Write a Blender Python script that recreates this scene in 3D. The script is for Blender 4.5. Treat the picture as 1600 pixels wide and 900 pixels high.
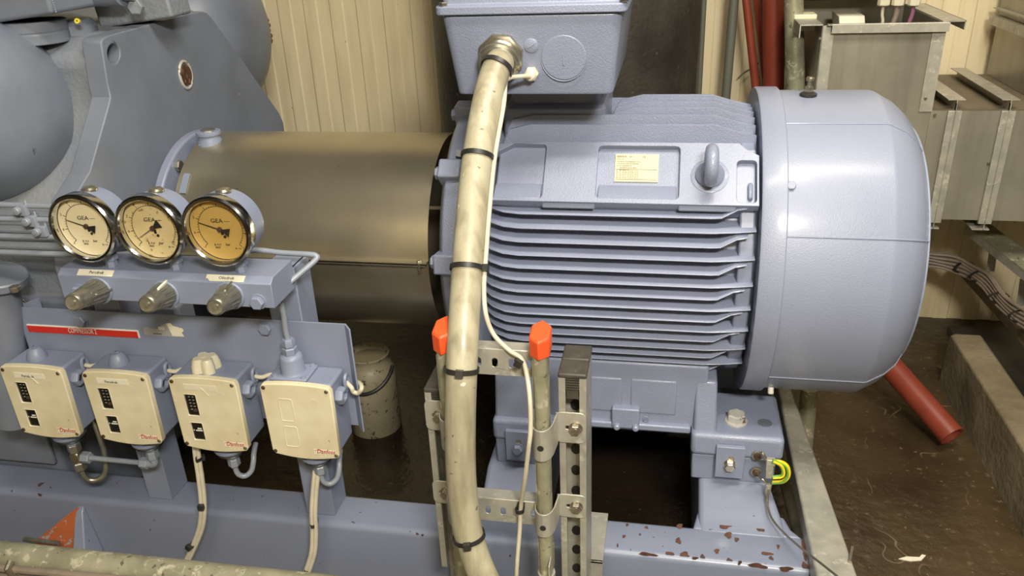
import bpy, bmesh, math, random
from mathutils import Vector, Matrix
random.seed(7)
for o in list(bpy.data.objects): bpy.data.objects.remove(o)
C = bpy.data.collections.new('place'); bpy.context.scene.collection.children.link(C)
R = math.radians

# ---------------------------------------------------------------- camera
F = 1269.0; PITCH, YAW, ROLL = R(25.0), R(11.56), R(2.53); CH = 1.4
cy, sy, cp, sp = math.cos(YAW), math.sin(YAW), math.cos(PITCH), math.sin(PITCH)
fwd = Vector((-sy*cp, cy*cp, -sp)); rt = Vector((cy, sy, 0)); dn = fwd.cross(rt)
cr, sr = math.cos(ROLL), math.sin(ROLL)
cx_, cd_ = rt*cr + dn*sr, dn*cr - rt*sr
cam = bpy.data.objects.new('camera', bpy.data.cameras.new('camera')); C.objects.link(cam)
m = Matrix((cx_, -cd_, -fwd)).transposed().to_4x4(); m.translation = (0, 0, CH)
cam.matrix_world = m; cam.data.sensor_width = 36; cam.data.lens = F/1600*36; cam.data.clip_start = .02
bpy.context.scene.camera = cam
def P(px, py, x=None, y=None, z=None):
    """point of the place seen at a photo pixel, on the plane x=, y= or z= (metres, floor at 0)"""
    d = cx_*((px-800)/F) + cd_*((py-450)/F) + fwd
    t = x/d.x if x is not None else (y/d.y if y is not None else (z-CH)/d.z)
    return Vector((0, 0, CH)) + d*t

# ---------------------------------------------------------------- light
sc = bpy.context.scene
sc.view_settings.view_transform = 'Standard'; sc.view_settings.look = 'None'
sc.view_settings.gamma = 1; sc.view_settings.exposure = 0.06; sc.view_settings.use_curve_mapping = False
w = bpy.data.worlds.new('hall'); sc.world = w; w.use_nodes = True
w.node_tree.nodes['Background'].inputs[0].default_value = (.62, .54, .40, 1)
w.node_tree.nodes['Background'].inputs[1].default_value = .03
def area(name, loc, aim, sx, sy_, power, col):
    l = bpy.data.lights.new(name, 'AREA'); l.shape = 'RECTANGLE'; l.size = sx; l.size_y = sy_; l.energy = power; l.color = col
    o = bpy.data.objects.new(name, l); C.objects.link(o); o.location = loc
    o.rotation_euler = (Vector(aim)-Vector(loc)).to_track_quat('-Z', 'Y').to_euler(); return o
area('work_lamp', (.42, -.48, 2.15), (-.1, 1.5, .7), .42, .16, 53, (1, .95, .85))
area('ceiling_tube_light', (.10, .55, 2.9), (-.1, 1.5, .7), 1.2, .14, 28, (1, .94, .83))
area('front_wall_bounce_fill', (-.2, -1.1, 2.9), (-.2, -2.1, 1.5), 1.6, .2, 70, (1, .93, .80))  # added fill: lights the unseen front wall so the metal reflects it
area('back_wall_fill', (.9, .9, 3.1), (.5, 2.7, .6), 1.4, .3, 38, (1, .92, .78))  # added fill that brightens the back wall

# ---------------------------------------------------------------- materials
def mat(name, col, rough=.5, metal=0, var=None, bump=None, spots=None, coat=0, spec=.5, streak=None, veins=None):
    """var=(scale, colour, amount) cloudy second colour; bump=(scale, strength, distance); spots=[(scale, lo, hi, colour)]"""
    M = bpy.data.materials.new(name); M.use_nodes = True; nt = M.node_tree; N, L = nt.nodes, nt.links
    b = N['Principled BSDF']; b.inputs['Roughness'].default_value = rough; b.inputs['Metallic'].default_value = metal
    b.inputs['Coat Weight'].default_value = coat; b.inputs['Coat Roughness'].default_value = .2
    b.inputs['Specular IOR Level'].default_value = spec
    tc = N.new('ShaderNodeTexCoord'); src = tc.outputs['Object']
    r = N.new('ShaderNodeRGB'); r.outputs[0].default_value = (*col, 1); out = r.outputs[0]
    def noise(scale, detail=4, vec=None, rg=.55):
        n = N.new('ShaderNodeTexNoise'); n.inputs['Scale'].default_value = scale; n.inputs['Detail'].default_value = detail
        n.inputs['Roughness'].default_value = rg; L.new(vec or src, n.inputs['Vector']); return n.outputs['Fac']
    def ramp(f, lo, hi):
        q = N.new('ShaderNodeMapRange'); q.inputs['From Min'].default_value = lo; q.inputs['From Max'].default_value = hi
        L.new(f, q.inputs['Value']); return q.outputs[0]
    def mix(f, a, c, mode='MIX'):
        x = N.new('ShaderNodeMix'); x.data_type = 'RGBA'; x.blend_type = mode; L.new(f, x.inputs['Factor']); L.new(a, x.inputs['A'])
        k = N.new('ShaderNodeRGB'); k.outputs[0].default_value = (*c, 1); L.new(k.outputs[0], x.inputs['B']); return x.outputs['Result']
    def scaled(f, a):
        q = N.new('ShaderNodeMath'); q.operation = 'MULTIPLY'; q.inputs[1].default_value = a; L.new(f, q.inputs[0]); return q.outputs[0]
    if var: out = mix(scaled(ramp(noise(var[0]), .35, .7), var[2]), out, var[1])
    if streak:
        mp = N.new('ShaderNodeMapping'); mp.inputs['Scale'].default_value = streak[0]; L.new(src, mp.inputs['Vector'])
        out = mix(scaled(ramp(noise(streak[1], 5, mp.outputs[0]), .45, .75), streak[3]), out, streak[2])
    for s in spots or []:
        out = mix(ramp(noise(s[0], 3), s[1], s[2]), out, s[3])
    if veins:      # thin wandering light lines, broken up by a second noise
        f = noise(veins[0], 3); a = N.new('ShaderNodeMath'); a.operation = 'SUBTRACT'; a.inputs[1].default_value = .5; L.new(f, a.inputs[0])
        c = N.new('ShaderNodeMath'); c.operation = 'ABSOLUTE'; L.new(a.outputs[0], c.inputs[0])
        d = N.new('ShaderNodeMath'); d.operation = 'MULTIPLY'; L.new(ramp(c.outputs[0], veins[1], veins[1]*.3), d.inputs[0]); L.new(ramp(noise(veins[0]*.8+1.3, 2), .54, .62), d.inputs[1])
        out = mix(d.outputs[0], out, veins[2])
    L.new(out, b.inputs['Base Color'])
    if bump:
        bn = N.new('ShaderNodeBump'); bn.inputs['Strength'].default_value = bump[1]; bn.inputs['Distance'].default_value = bump[2]
        L.new(noise(bump[0], 3), bn.inputs['Height']); L.new(bn.outputs[0], b.inputs['Normal'])
    return M
BL = (.262, .295, .405); BD = (.205, .232, .31)
blue = mat('blue_enamel', BL, .38, 0, (6, BD, .5), (260, .25, .002), coat=.25, spots=[(55, .74, .76, (.10, .10, .11))])
blue_cast = mat('blue_painted_casting', (.262, .294, .402), .38, 0, (9, BD, .5), (340, .75, .0012), coat=.25, spots=[(70, .77, .79, (.13, .12, .12))])
blue_cover = mat('blue_fan_cover_paint', (.275, .306, .405), .40, 0, (4, BD, .35), (420, .6, .0010), coat=.3)
blue_sw = mat('blue_smooth_paint', (.235, .268, .365), .42, 0, (12, BD, .5), (200, .1, .001), spots=[(80, .76, .78, (.08, .08, .09))])
grey_cast = mat('grey_blue_compressor_paint', (.205, .230, .285), .40, 0, (5, (.145, .162, .195), .8), (200, .25, .001), spots=[(40, .73, .76, (.30, .30, .27)), (75, .75, .77, (.06, .05, .05))])
grey_dirty = mat('grimy_grey_casting', (.20, .225, .265), .5, 0, (7, (.25, .255, .245), .7), (90, .5, .004), spots=[(60, .70, .78, (.36, .36, .34))])
beam_m = mat('chipped_grey_blue_enamel', (.215, .243, .325), .38, 0, (5, BD, .6), (200, .15, .001), coat=.25, spots=[(26, .755, .765, (.16, .065, .04)), (60, .72, .74, (.05, .045, .05))])
rust_m = mat('rust_brown_primer_chip', (.15, .058, .034), .7, 0, (90, (.05, .035, .03), .9))
steel = mat('brushed_stainless_sheet', (.56, .50, .36), .30, .85, (5, (.36, .32, .24), .6), (300, .12, .0006), spots=[(65, .72, .78, (.25, .21, .14))])
galv = mat('galvanised_steel', (.50, .48, .40), .42, .40, (30, (.34, .33, .28), .8), (90, .15, .001), spots=[(45, .60, .70, (.60, .58, .49))], veins=(16, .02, (.62, .60, .50)))
galv_pipe = mat('dirty_galvanised_pipe', (.44, .42, .29), .42, .35, (16, (.27, .26, .17), 1), (60, .2, .001), spots=[(34, .58, .66, (.62, .58, .42)), (60, .66, .69, (.16, .15, .10))], veins=(22, .02, (.66, .62, .46)))
sheet = mat('dull_zinc_sheet', (.40, .375, .30), .36, .5, (6, (.27, .26, .21), .8), (70, .1, .001), spots=[(50, .73, .78, (.55, .54, .50))], streak=((9, 9, .8), 3, (.20, .18, .14), .5))
sheet_top = mat('dusty_top_and_shaded_side', (.17, .14, .095), .7, .2, (12, (.24, .19, .12), .8), (60, .3, .002))  # dark tone for the duct top; also paints shade on the tray's lower side
chrome = mat('chrome', (.60, .61, .61), .14, 1)
bolt_m = mat('zinc_bolt', (.55, .51, .42), .25, .9, (60, (.30, .26, .2), .6))
pale_bolt = mat('scuffed_bright_bolt', (.66, .64, .58), .35, .3, (60, (.45, .42, .36), .5), None, spots=[(60, .60, .64, (.13, .09, .06))])
nickel = mat('nickel_gland', (.46, .42, .32), .27, .85, (30, (.32, .28, .2), .5))
spindle_m = mat('oily_zinc_cap', (.37, .35, .28), .33, .75, (50, (.20, .19, .15), .8), (150, .2, .001))
cream = mat('cream_plastic', (.76, .69, .48), .45, 0, (14, (.55, .46, .27), .6), (200, .05, .0005), spots=[(70, .74, .78, (.38, .32, .2))])
cream_knob = mat('cream_knob_plastic', (.70, .65, .48), .4, 0, (20, (.58, .52, .36), .3))
dial_m = mat('yellowed_dial_face', (.86, .76, .50), .5, 0, (10, (.78, .62, .33), .4))
dial_spot = mat('speckled_dial_face', (.74, .61, .32), .5, 0, (20, (.55, .42, .18), .7), spots=[(110, .60, .68, (.33, .22, .08))])
dial_amber = mat('amber_dial_face', (.56, .37, .10), .5, 0, (9, (.40, .25, .06), .5))
ink = mat('black_ink', (.015, .013, .012), .6)
ink_red = mat('red_ink', (.45, .05, .03), .6)
white_ink = mat('white_ink', (.75, .73, .66), .6)
plate_m = mat('rating_plate_cream', (.60, .54, .36), .5)
oil_m = mat('black_wet_oily_floor', (.016, .011, .006), .22, 0, (5, (.035, .022, .010), .8), (30, .4, .006), spots=[(60, .70, .74, (.08, .055, .03))])
label_m = mat('ivory_label', (.80, .76, .60), .5, 0, (30, (.70, .64, .46), .4))
sign_red = mat('red_sign', (.60, .030, .018), .35, 0, (20, (.45, .03, .02), .3))
sign_white = mat('white_sign_edge', (.78, .76, .68), .4)
grey_sticker = mat('grey_sticker', (.36, .36, .34), .5)
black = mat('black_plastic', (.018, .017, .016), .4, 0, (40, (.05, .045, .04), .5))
black_win = mat('dark_window', (.012, .012, .010), .18, coat=.5)
cap_dark = mat('dark_brown_rubber', (.055, .048, .038), .5, 0, (40, (.09, .08, .065), .6), spots=[(90, .68, .74, (.16, .15, .12))])
orange = mat('orange_plastic', (.80, .10, .025), .4, 0, (30, (.70, .08, .02), .4))
hose_m = mat('grimy_beige_hose', (.47, .43, .30), .42, 0, (12, (.33, .30, .20), .8), (50, .15, .001), coat=.15, spots=[(70, .69, .73, (.17, .13, .07)), (42, .715, .725, (.70, .66, .54))], streak=((5, 5, .9), 9, (.20, .17, .10), .75))
cable_m = mat('off_white_cable', (.62, .57, .44), .45, 0, (40, (.45, .40, .28), .5))
bundle_m = mat('brown_grey_cable', (.25, .20, .15), .5, 0, (30, (.17, .13, .10), .6))
tube_m = mat('grey_painted_tube', (.28, .31, .36), .38, 0, (30, (.20, .22, .25), .5), coat=.2)
wall_m = mat('cream_wall_sheet', (.80, .69, .45), .5, 0, (2.2, (.72, .60, .37), .5), None, spots=[(38, .745, .755, (.10, .07, .04))], streak=((6, 6, .7), 4, (.42, .31, .15), .35))
floor_m = mat('oily_concrete', (.085, .058, .028), .30, 0, (3.2, (.035, .022, .011), 1), (22, .5, .01), spots=[(34, .63, .75, (.15, .105, .055)), (90, .68, .72, (.19, .16, .11))], veins=(3.4, .005, (.17, .13, .08)))
plinth_m = mat('stained_concrete', (.25, .20, .12), .8, 0, (7, (.10, .078, .042), .9), (45, .5, .006), spots=[(50, .68, .74, (.28, .24, .16))])
dark_rust = mat('dark_tank_steel', (.065, .058, .044), .5, .2, (6, (.028, .025, .020), 1), (80, .5, .004), spots=[(30, .66, .74, (.12, .11, .085))])
redpipe = mat('oxide_red_pipe', (.25, .048, .025), .38, 0, (20, (.18, .035, .02), .6), coat=.1)
greypipe = mat('grey_plastic_pipe', (.13, .13, .10), .45)
can_m = mat('spattered_enamel_can', (.42, .37, .25), .42, 0, (9, (.30, .26, .16), .7), (60, .2, .002), spots=[(75, .60, .68, (.07, .05, .03)), (26, .66, .72, (.16, .11, .06))])
milk_m = mat('murky_liquid', (.33, .28, .17), .5, 0, (9, (.25, .2, .12), .6))
orange_paint = mat('orange_primer', (.45, .11, .03), .55, 0, (8, (.33, .09, .03), .8), spots=[(55, .58, .62, (.28, .28, .28))])
yellow = mat('yellow_insulation', (.80, .62, .02), .4)
green = mat('green_insulation', (.16, .36, .04), .4)
rust_dark = mat('corroded_brown', (.06, .035, .022), .6, .2, (40, (.16, .09, .04), .8))
yel_plug = mat('yellow_plug', (.75, .62, .05), .4)
purple = mat('mauve_wire', (.24, .09, .16), .5)
glass = bpy.data.materials.new('thin_dial_glass'); glass.use_nodes = True
_n = glass.node_tree.nodes; _l = glass.node_tree.links; _n.clear()
_o = _n.new('ShaderNodeOutputMaterial'); _m = _n.new('ShaderNodeMixShader'); _t = _n.new('ShaderNodeBsdfTransparent'); _g = _n.new('ShaderNodeBsdfGlossy')
_g.inputs['Roughness'].default_value = .05; _m.inputs[0].default_value = .06
_l.new(_t.outputs[0], _m.inputs[1]); _l.new(_g.outputs[0], _m.inputs[2]); _l.new(_m.outputs[0], _o.inputs[0])

# ---------------------------------------------------------------- builders
def V(*a): return Vector(a)
def frame(axis, up=None):
    a = Vector(axis).normalized(); u = Vector(up) if up else (V(0, 0, 1) if abs(a.z) < .9 else V(1, 0, 0))
    x = u.cross(a).normalized(); y = a.cross(x); return x, y, a
def curve(pts, n=6):
    """smooth path through the points (Catmull-Rom)"""
    p = [Vector(q) for q in pts]; p = [p[0]*2-p[1]] + p + [p[-1]*2-p[-2]]; out = []
    for i in range(1, len(p)-2):
        for k in range(n):
            t = k/n; a, b, c, d = p[i-1:i+3]
            out.append(.5*((2*b)+(c-a)*t+(2*a-5*b+4*c-d)*t*t+(3*b-a-3*c+d)*t**3))
    out.append(p[-2]); return out
class MB:
    def __init__(s): s.b = bmesh.new()
    def hexa(s, p):          # 8 points: bottom loop of 4, top loop of 4
        v = [s.b.verts.new(q) for q in p]
        for f in ((3,2,1,0),(4,5,6,7),(0,1,5,4),(1,2,6,5),(2,3,7,6),(3,0,4,7)): s.b.faces.new([v[i] for i in f])
        return s
    def bx(s, x0, x1, y0, y1, z0, z1):
        return s.hexa([(x0,y0,z0),(x1,y0,z0),(x1,y1,z0),(x0,y1,z0),(x0,y0,z1),(x1,y0,z1),(x1,y1,z1),(x0,y1,z1)])
    def obox(s, c, u, v, w):  # centre and three half vectors
        c, u, v, w = map(Vector, (c, u, v, w))
        return s.hexa([c-u-v-w, c+u-v-w, c+u+v-w, c-u+v-w, c-u-v+w, c+u-v+w, c+u+v+w, c-u+v+w])
    def loft(s, rings, caps=True, closed=False):
        vs = [[s.b.verts.new(q) for q in r] for r in rings]; n = len(rings[0])
        m_ = len(vs) if closed else len(vs)-1
        for i in range(m_):
            a, b = vs[i], vs[(i+1) % len(vs)]
            for k in range(n): s.b.faces.new((a[k], a[(k+1) % n], b[(k+1) % n], b[k]))
        if caps and not closed: s.b.faces.new(vs[0][::-1]); s.b.faces.new(vs[-1])
        return s
    def lathe(s, prof, o, axis, seg=32, up=None, caps=True, ph=0):   # prof: (radius, distance along axis)
        x, y, a = frame(axis, up); o = Vector(o)
        return s.loft([[o+a*h+(x*math.cos(2*math.pi*k/seg+ph)+y*math.sin(2*math.pi*k/seg+ph))*r for k in range(seg)] for r, h in prof], caps)
    def cyl(s, p0, p1, r, r2=None, seg=24, ph=0):
        p0, p1 = Vector(p0), Vector(p1); L_ = (p1-p0).length
        return s.lathe([(r, 0), (r if r2 is None else r2, L_)], p0, p1-p0, seg, ph=ph)
    def hexhead(s, p, axis, r, h):
        return s.lathe([(r*.9, 0), (r, h*.12), (r, h*.82), (r*.86, h)], p, axis, 6)
    def tube(s, path, r, seg=10, closed=False, flat=None):
        p = [Vector(q) for q in path]; n = len(p); rings = []; t0 = None; x = None
        for i in range(n):
            if closed: t = (p[(i+1) % n]-p[i-1]).normalized()
            else: t = (p[min(i+1, n-1)]-p[max(i-1, 0)]).normalized()
            if x is None: x, y, _ = frame(t)
            else: x = (x - t*x.dot(t)).normalized(); y = t.cross(x)
            rr = r[i] if isinstance(r, (list, tuple)) else r
            rings.append([p[i]+(x*math.cos(2*math.pi*k/seg)+y*math.sin(2*math.pi*k/seg))*rr for k in range(seg)])
        return s.loft(rings, True, closed)
    def prism(s, outer, o, u, v, w, holes=()):   # 2-D outline (with holes) in the frame o,u,v pushed along w
        o, u, v, w = map(Vector, (o, u, v, w)); new = []; edges = []
        for lp in [outer]+list(holes):
            vs = [s.b.verts.new(o+u*a+v*b) for a, b in lp]; new += vs
            edges += [s.b.edges.new((vs[i], vs[(i+1) % len(vs)])) for i in range(len(vs))]
        if holes: fs = [f for f in bmesh.ops.triangle_fill(s.b, edges=edges, use_beauty=True)['geom'] if isinstance(f, bmesh.types.BMFace)]
        else: fs = [s.b.faces.new(new)]
        g = bmesh.ops.extrude_face_region(s.b, geom=fs)['geom']
        bmesh.ops.translate(s.b, verts=[q for q in g if isinstance(q, bmesh.types.BMVert)], vec=w)
        return s
    def ball(s, c, rx, ry=None, rz=None, seg=28, rings=16):
        m_ = Matrix.Translation(c) @ Matrix.Diagonal((rx, ry or rx, rz or rx, 1))
        bmesh.ops.create_uvsphere(s.b, u_segments=seg, v_segments=rings, radius=1, matrix=m_); return s
    def build(s, name, mt, parent=None, bevel=0, segs=2, smooth=True, ang=35, label=None):
        bm = s.b; bmesh.ops.recalc_face_normals(bm, faces=bm.faces)
        if parent is not None:
            off = parent_world(parent)
        else:
            xs = [v.co for v in bm.verts]
            off = Vector(((min(q.x for q in xs)+max(q.x for q in xs))/2, (min(q.y for q in xs)+max(q.y for q in xs))/2, min(q.z for q in xs)))
        bmesh.ops.translate(bm, verts=bm.verts, vec=-off)
        me = bpy.data.meshes.new(name); bm.to_mesh(me); bm.free(); me.materials.append(mt)
        if smooth:
            for p_ in me.polygons: p_.use_smooth = True
            me.set_sharp_from_angle(angle=R(ang))
        o = bpy.data.objects.new(name, me); C.objects.link(o)
        if parent is not None: o.parent = parent
        else: o.location = off
        if bevel:
            md = o.modifiers.new('bevel', 'BEVEL'); md.width = bevel; md.segments = segs; md.limit_method = 'ANGLE'; md.angle_limit = R(40); md.harden_normals = False
        if label: o['label'] = label
        return o
def parent_world(o):
    t = Vector((0, 0, 0))
    while o is not None: t += o.location; o = o.parent
    return t
def tag(o, label, cat, group=None, kind=None):
    if label: o['label'] = label
    if cat: o['category'] = cat
    if group: o['group'] = group
    if kind: o['kind'] = kind
    return o
def thing(name, label, cat, loc, group=None):
    o = bpy.data.objects.new(name, None); C.objects.link(o); o.location = Vector(loc); o.empty_display_size = .05
    return tag(o, label, cat, group)
def struct(o): o['kind'] = 'structure'; return o
def dup(root, loc, label, skip=()):
    r = root.copy(); C.objects.link(r); r.location = Vector(loc); r['label'] = label
    for ch in list(root.children):
        if ch.name.split('.')[0] in skip: continue
        c = ch.copy(); C.objects.link(c); c.parent = r
        for g in ch.children:
            d = g.copy(); C.objects.link(d); d.parent = c
    return r
def text(s, size, mt, o, u, v, parent=None, name='lettering', align='LEFT', bold=0, sx=1, depth=.0002):
    """letters as a mesh: o = left end of the baseline, u = reading direction, v = up"""
    cu = bpy.data.curves.new(name, 'FONT'); cu.body = s; cu.size = size; cu.align_x = align; cu.extrude = depth; cu.offset = bold; cu.resolution_u = 2
    t = bpy.data.objects.new(name, cu); C.objects.link(t); bpy.context.view_layer.update()
    me = bpy.data.meshes.new_from_object(t.evaluated_get(bpy.context.evaluated_depsgraph_get())); bpy.data.objects.remove(t); bpy.data.curves.remove(cu)
    u = Vector(u).normalized(); v = Vector(v).normalized(); n = u.cross(v); o = Vector(o)
    for q in me.vertices: q.co = o + u*q.co.x*sx + v*q.co.y + n*q.co.z
    me.name = name; me.materials.clear(); me.materials.append(mt)
    ob = bpy.data.objects.new(name, me); C.objects.link(ob)
    off = parent_world(parent) if parent is not None else me.vertices[0].co.copy()
    for q in me.vertices: q.co -= off
    if parent is not None: ob.parent = parent
    else: ob.location = off
    return ob
def rrect(x0, x1, y0, y1, r, n=5):
    out = []
    for cx, cy_, a0 in ((x1-r, y1-r, 0), (x0+r, y1-r, 90), (x0+r, y0+r, 180), (x1-r, y0+r, 270)):
        for k in range(n): a = R(a0+90*k/(n-1)); out.append((cx+r*math.cos(a), cy_+r*math.sin(a)))
    return out
def circ(cx, cy_, r, n=20, ry=None): return [(cx+r*math.cos(2*math.pi*k/n), cy_+(ry or r)*math.sin(2*math.pi*k/n)) for k in range(n)]
X, Y, Z = V(1, 0, 0), V(0, 1, 0), V(0, 0, 1)

# ================================================================ the hall itself
b = MB(); b.bx(-3.2, 3.2, -2.3, 3.0, -.12, 0); struct(b.build('floor', floor_m))
WY = 2.84
b = MB(); b.bx(-3.2, .295, 1.325, 2.83, 0, .006); struct(b.build('trim_3', oil_m))     # oily wet floor under the machines
def wall_profile(x0, x1, per=.098):
    p = []; x = x0
    while x < x1:
        p += [(x, 0), (x+.044, 0), (x+.049, .0035), (x+.093, .0035)]; x += per
        if abs((x-x0) % .98) < .05: p += [(x-.004, .0035), (x-.002, .012), (x, .012)]
    return p
pr = wall_profile(-3.15, 3.15)
b = MB(); b.prism([(x, WY+d) for x, d in pr] + [(3.15, WY+.08), (-3.15, WY+.08)], (0,0,0), X, Y, Z*3.0); struct(b.build('wall_back', wall_m, smooth=False))
b = MB(); b.prism([(x, -2.2-d) for x, d in pr] + [(3.15, -2.28), (-3.15, -2.28)], (0,0,0), X, Y, Z*3.0); struct(b.build('wall_front', wall_m, smooth=False))
b = MB(); b.prism([(.866, 0), (.872, .165), (.885, .172), (.955, .172), (.965, .16), (.975, -.02), (.866, -.02)], (0, -.9, 0), X, Z, Y*(P(1489, 521, z=.172).y+.9))
struct(b.build('trim_1', plinth_m, bevel=.004))                      # low concrete kerb along the gutter
b = MB(); b.bx(.98, 2.6, -.9, P(1530, 512, z=.03).y, 0, .03); struct(b.build('trim_2', dark_rust))

# ================================================================ base frame
base = thing('base_frame', 'grey-blue steel base frame with rust-chipped corner under compressor and motor', 'machine base', (-.6, 1.27, 0))
BY0, BY1, BZ = 1.221, 1.318, .26
b = MB(); rr = rrect(BY0, BY1, .07, BZ, .014); b.prism(rr, (-3.0, 0, 0), Y, Z, X*3.292); b.build('front_beam', beam_m, base, ang=50)
b = MB(); b.bx(-3.0, .292, BY0-.03, BY1+.02, .03, .072); b.build('beam_flange', beam_m, base, .004)
b = MB(); b.prism(rrect(1.95, 2.03, .03, BZ, .014), (-.40, 0, 0), Y, Z, X*.692); b.build('rear_beam', beam_m, base)
for x0, x1, xb0, xb1 in ((-.36, -.22, -.335, -.235), (.092, .262, .085, .24)):
    b = MB(); yb = 1.425
    b.loft([[V(xa, y_, .05), V(xb, y_, .05), V(xb, y_, zt), V(xa, y_, zt)] for xa, xb, y_, zt in ((x0, x1, BY1-.02, BZ-.002), (x0, x1-.006, BY1+.03, BZ+.012), (x0, x1-.024, yb-.02, .302), (x0, x1-.024, 1.99, .302))])
    b.build('cross_beam', beam_m, base, .010, 3)
    # welded fillet gusset widening towards the front beam
    b = MB(); b.prism([(x0-.012, BY1-.01), (x1+.03, BY1-.01), (x1+.010, BY1+.014), (x1, BY1+.05), (x0, BY1+.05)], (0, 0, .10), X, Y, Z*(BZ+.001-.10)); b.build('gusset', beam_m, base, .006, 3)
# low relief rib under the chipped corner and the triangular lifting gusset at the left
b = MB(); b.cyl((.075, BY0-.003, .20), (.075, BY0-.003, .07), .012); b.build('weld_rib', beam_m, base)
a_ = P(123, 793, y=BY0-.004); c_ = P(55, 842, y=BY0-.12)
b = MB(); b.hexa([(a_.x-.01, BY0, .02), (a_.x+.035, BY0, .02), (a_.x+.03, BY0-.1, .02), (a_.x-.02, BY0-.1, .02),
                  (a_.x-.006, BY0, a_.z+.004), (a_.x+.012, BY0, a_.z+.004), (a_.x+.014, BY0-.012, a_.z-.006), (a_.x-.006, BY0-.012, a_.z-.006)])
b.build('stiffener', beam_m, base, .003)
a_ = P(105, 806, y=BY0-.03)
b = MB(); b.hexa([(a_.x-.075, BY0-.06, .03), (a_.x+.03, BY0-.004, .03), (a_.x+.035, BY0-.001, .03), (a_.x-.07, BY0-.05, .03),
                  (a_.x-.075, BY0-.06, a_.z-.055), (a_.x-.002, BY0-.028, a_.z), (a_.x+.012, BY0-.005, a_.z+.006), (a_.x-.065, BY0-.05, a_.z-.052)])
og = b.build('orange_gusset', orange_paint, base, .001, label='orange primed triangular gusset with flaking paint')
q = P(60, 845, y=1.14); b = MB(); b.cyl(q-X*.035, q+X*.05, .005); b.build('gusset_pin', spindle_m, og)
# shaped flakes of missing paint on the right end of the front beam
chips = [(1012,866,26,5),(1046,866,12,5),(1070,868,16,6),(1086,872,9,4),(1098,870,7,4),(1140,876,9,4),(1156,879,5,6),(1184,884,28,6),(1228,889,18,7),(1258,884,9,6),(1258,868,5,9),
         (1133,821,19,6),(1188,827,11,4),(1138,836,12,5),(1151,843,6,4),(1198,865,16,3),(1060,845,9,5),(1120,861,8,4),(1205,872,7,3),(1256,852,6,10),(1114,800,4,2),(1106,765,4,2),
         (1062,822,10,4),(1110,826,5,3),(980,820,4,3),(975,838,5,3),(1000,835,3,2),(63,757,7,3),(62,773,5,4),(1010,824,6,2),(965,852,3,3),(352+300,834,4,3),(300+341,830,2,1),(674-14,836,4,3),(1216,854,4,4),(1190,784,6,4)]
for i, (px, py, rx, ry) in enumerate(chips):
    q = P(px, py, z=BZ+.001)
    vert = q.y < BY0+.006
    pts = []; n = 26; ph = random.random()*6
    if vert: q = P(px, py, y=BY0-.0006)
    sc_ = q.length/F if False else ((q-cam.location).length/F)
    for k in range(n):
        a = 2*math.pi*k/n; j = 1+.16*math.sin(3*a+ph)+.08*math.sin(5*a+ph*2)+.14*math.sin(2*a+ph)
        pts.append((rx*sc_*j*math.cos(a)*.46, ry*sc_*j*math.sin(a)*(1.15 if not vert else .7)))
    if vert or q.y > BY1: 
        if q.y > BY1: q = P(px, py, z=BZ+.004+(q.y-BY1)*.037)
    b = MB()
    if vert: b.prism(pts, q, X, Z, -Y*.0004)
    else: b.prism([(u_, min(max(v_, BY0+.007-q.y), .06)) for u_, v_ in pts], q, X, Y, Z*.0004)
    b.build('paint_chip', rust_m, base, smooth=False)

# posts carrying the gauge manifold and switch panel
def angle_post(nm, lab, x0, x1, ztop, y0=1.245, y1=1.31, taper=0):
    b = MB(); t = .008
    b.prism([(x0, y0), (x1, y0), (x1, y1), (x1-t, y1), (x1-t, y0+t), (x0, y0+t)], (0, 0, BZ), X, Y, Z*(ztop-BZ))
    b.bx(x0+.002, x1-.001, y0+.001, y1-.001, ztop-.008, ztop)
    o = b.build(nm, blue_sw, None, .002); tag(o, lab, 'bracket')
    return o
angle_post('support_post', 'blue angle post standing on the base beam behind the rightmost switch', -.718, -.655, P(476, 400, y=1.3).z)
angle_post('support_post', 'blue angle post with flared welded foot behind the second switch from left', -1.089, -1.033, .80)

# ================================================================ electric motor
AY, AZ = 1.675, .74
mo = thing('electric_motor', 'large blue-grey electric motor with horizontal cooling fins and smooth rounded fan cover', 'motor', (-.08, AY, .36))
FR = .295
b = MB(); b.cyl((-.355, AY, AZ), (.17, AY, AZ), .243, seg=64); b.build('stator_housing', blue_cast, mo)
# side fins: thin horizontal plates whose tips follow the round outline
fz = [1.4-.519-.0243*k for k in range(15)]
def fin(b, z, side, kink):
    dz = z-AZ; tip = math.sqrt(FR*FR-dz*dz); root = math.sqrt(max(.235**2-dz*dz, .02))-.01
    xs = [(-.345, -.030, .010), (-.325, -.012, .006), (-.300, -.002, .002), (-.27, 0, 0), (.085, 0, 0), (.10, 0, .001), (.128, -.003, .016) if kink else (.128, -.004, .001), (.148, -.008, .018) if kink else (.162, -.010, .002)]
    th = .0019
    rings = []
    for x, dr, up in xs:
        yo = AY+side*(-(tip+dr)); yi = AY+side*(-root)
        e = side*.0016
        rings.append([(x, yi, z+up-th*1.8), (x, yo+e, z+up-th), (x, yo, z+up-th*.3), (x, yo+e*.8, z+up+th*.9), (x, yi, z+up+th*1.8)])
    b.loft(rings)
for k, z in enumerate(fz):
    for side in (1, -1):
        b = MB(); fin(b, z, side, side > 0 and k % 2 == 0); b.build('side_fin', blue_cast, mo, ang=60)
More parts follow.
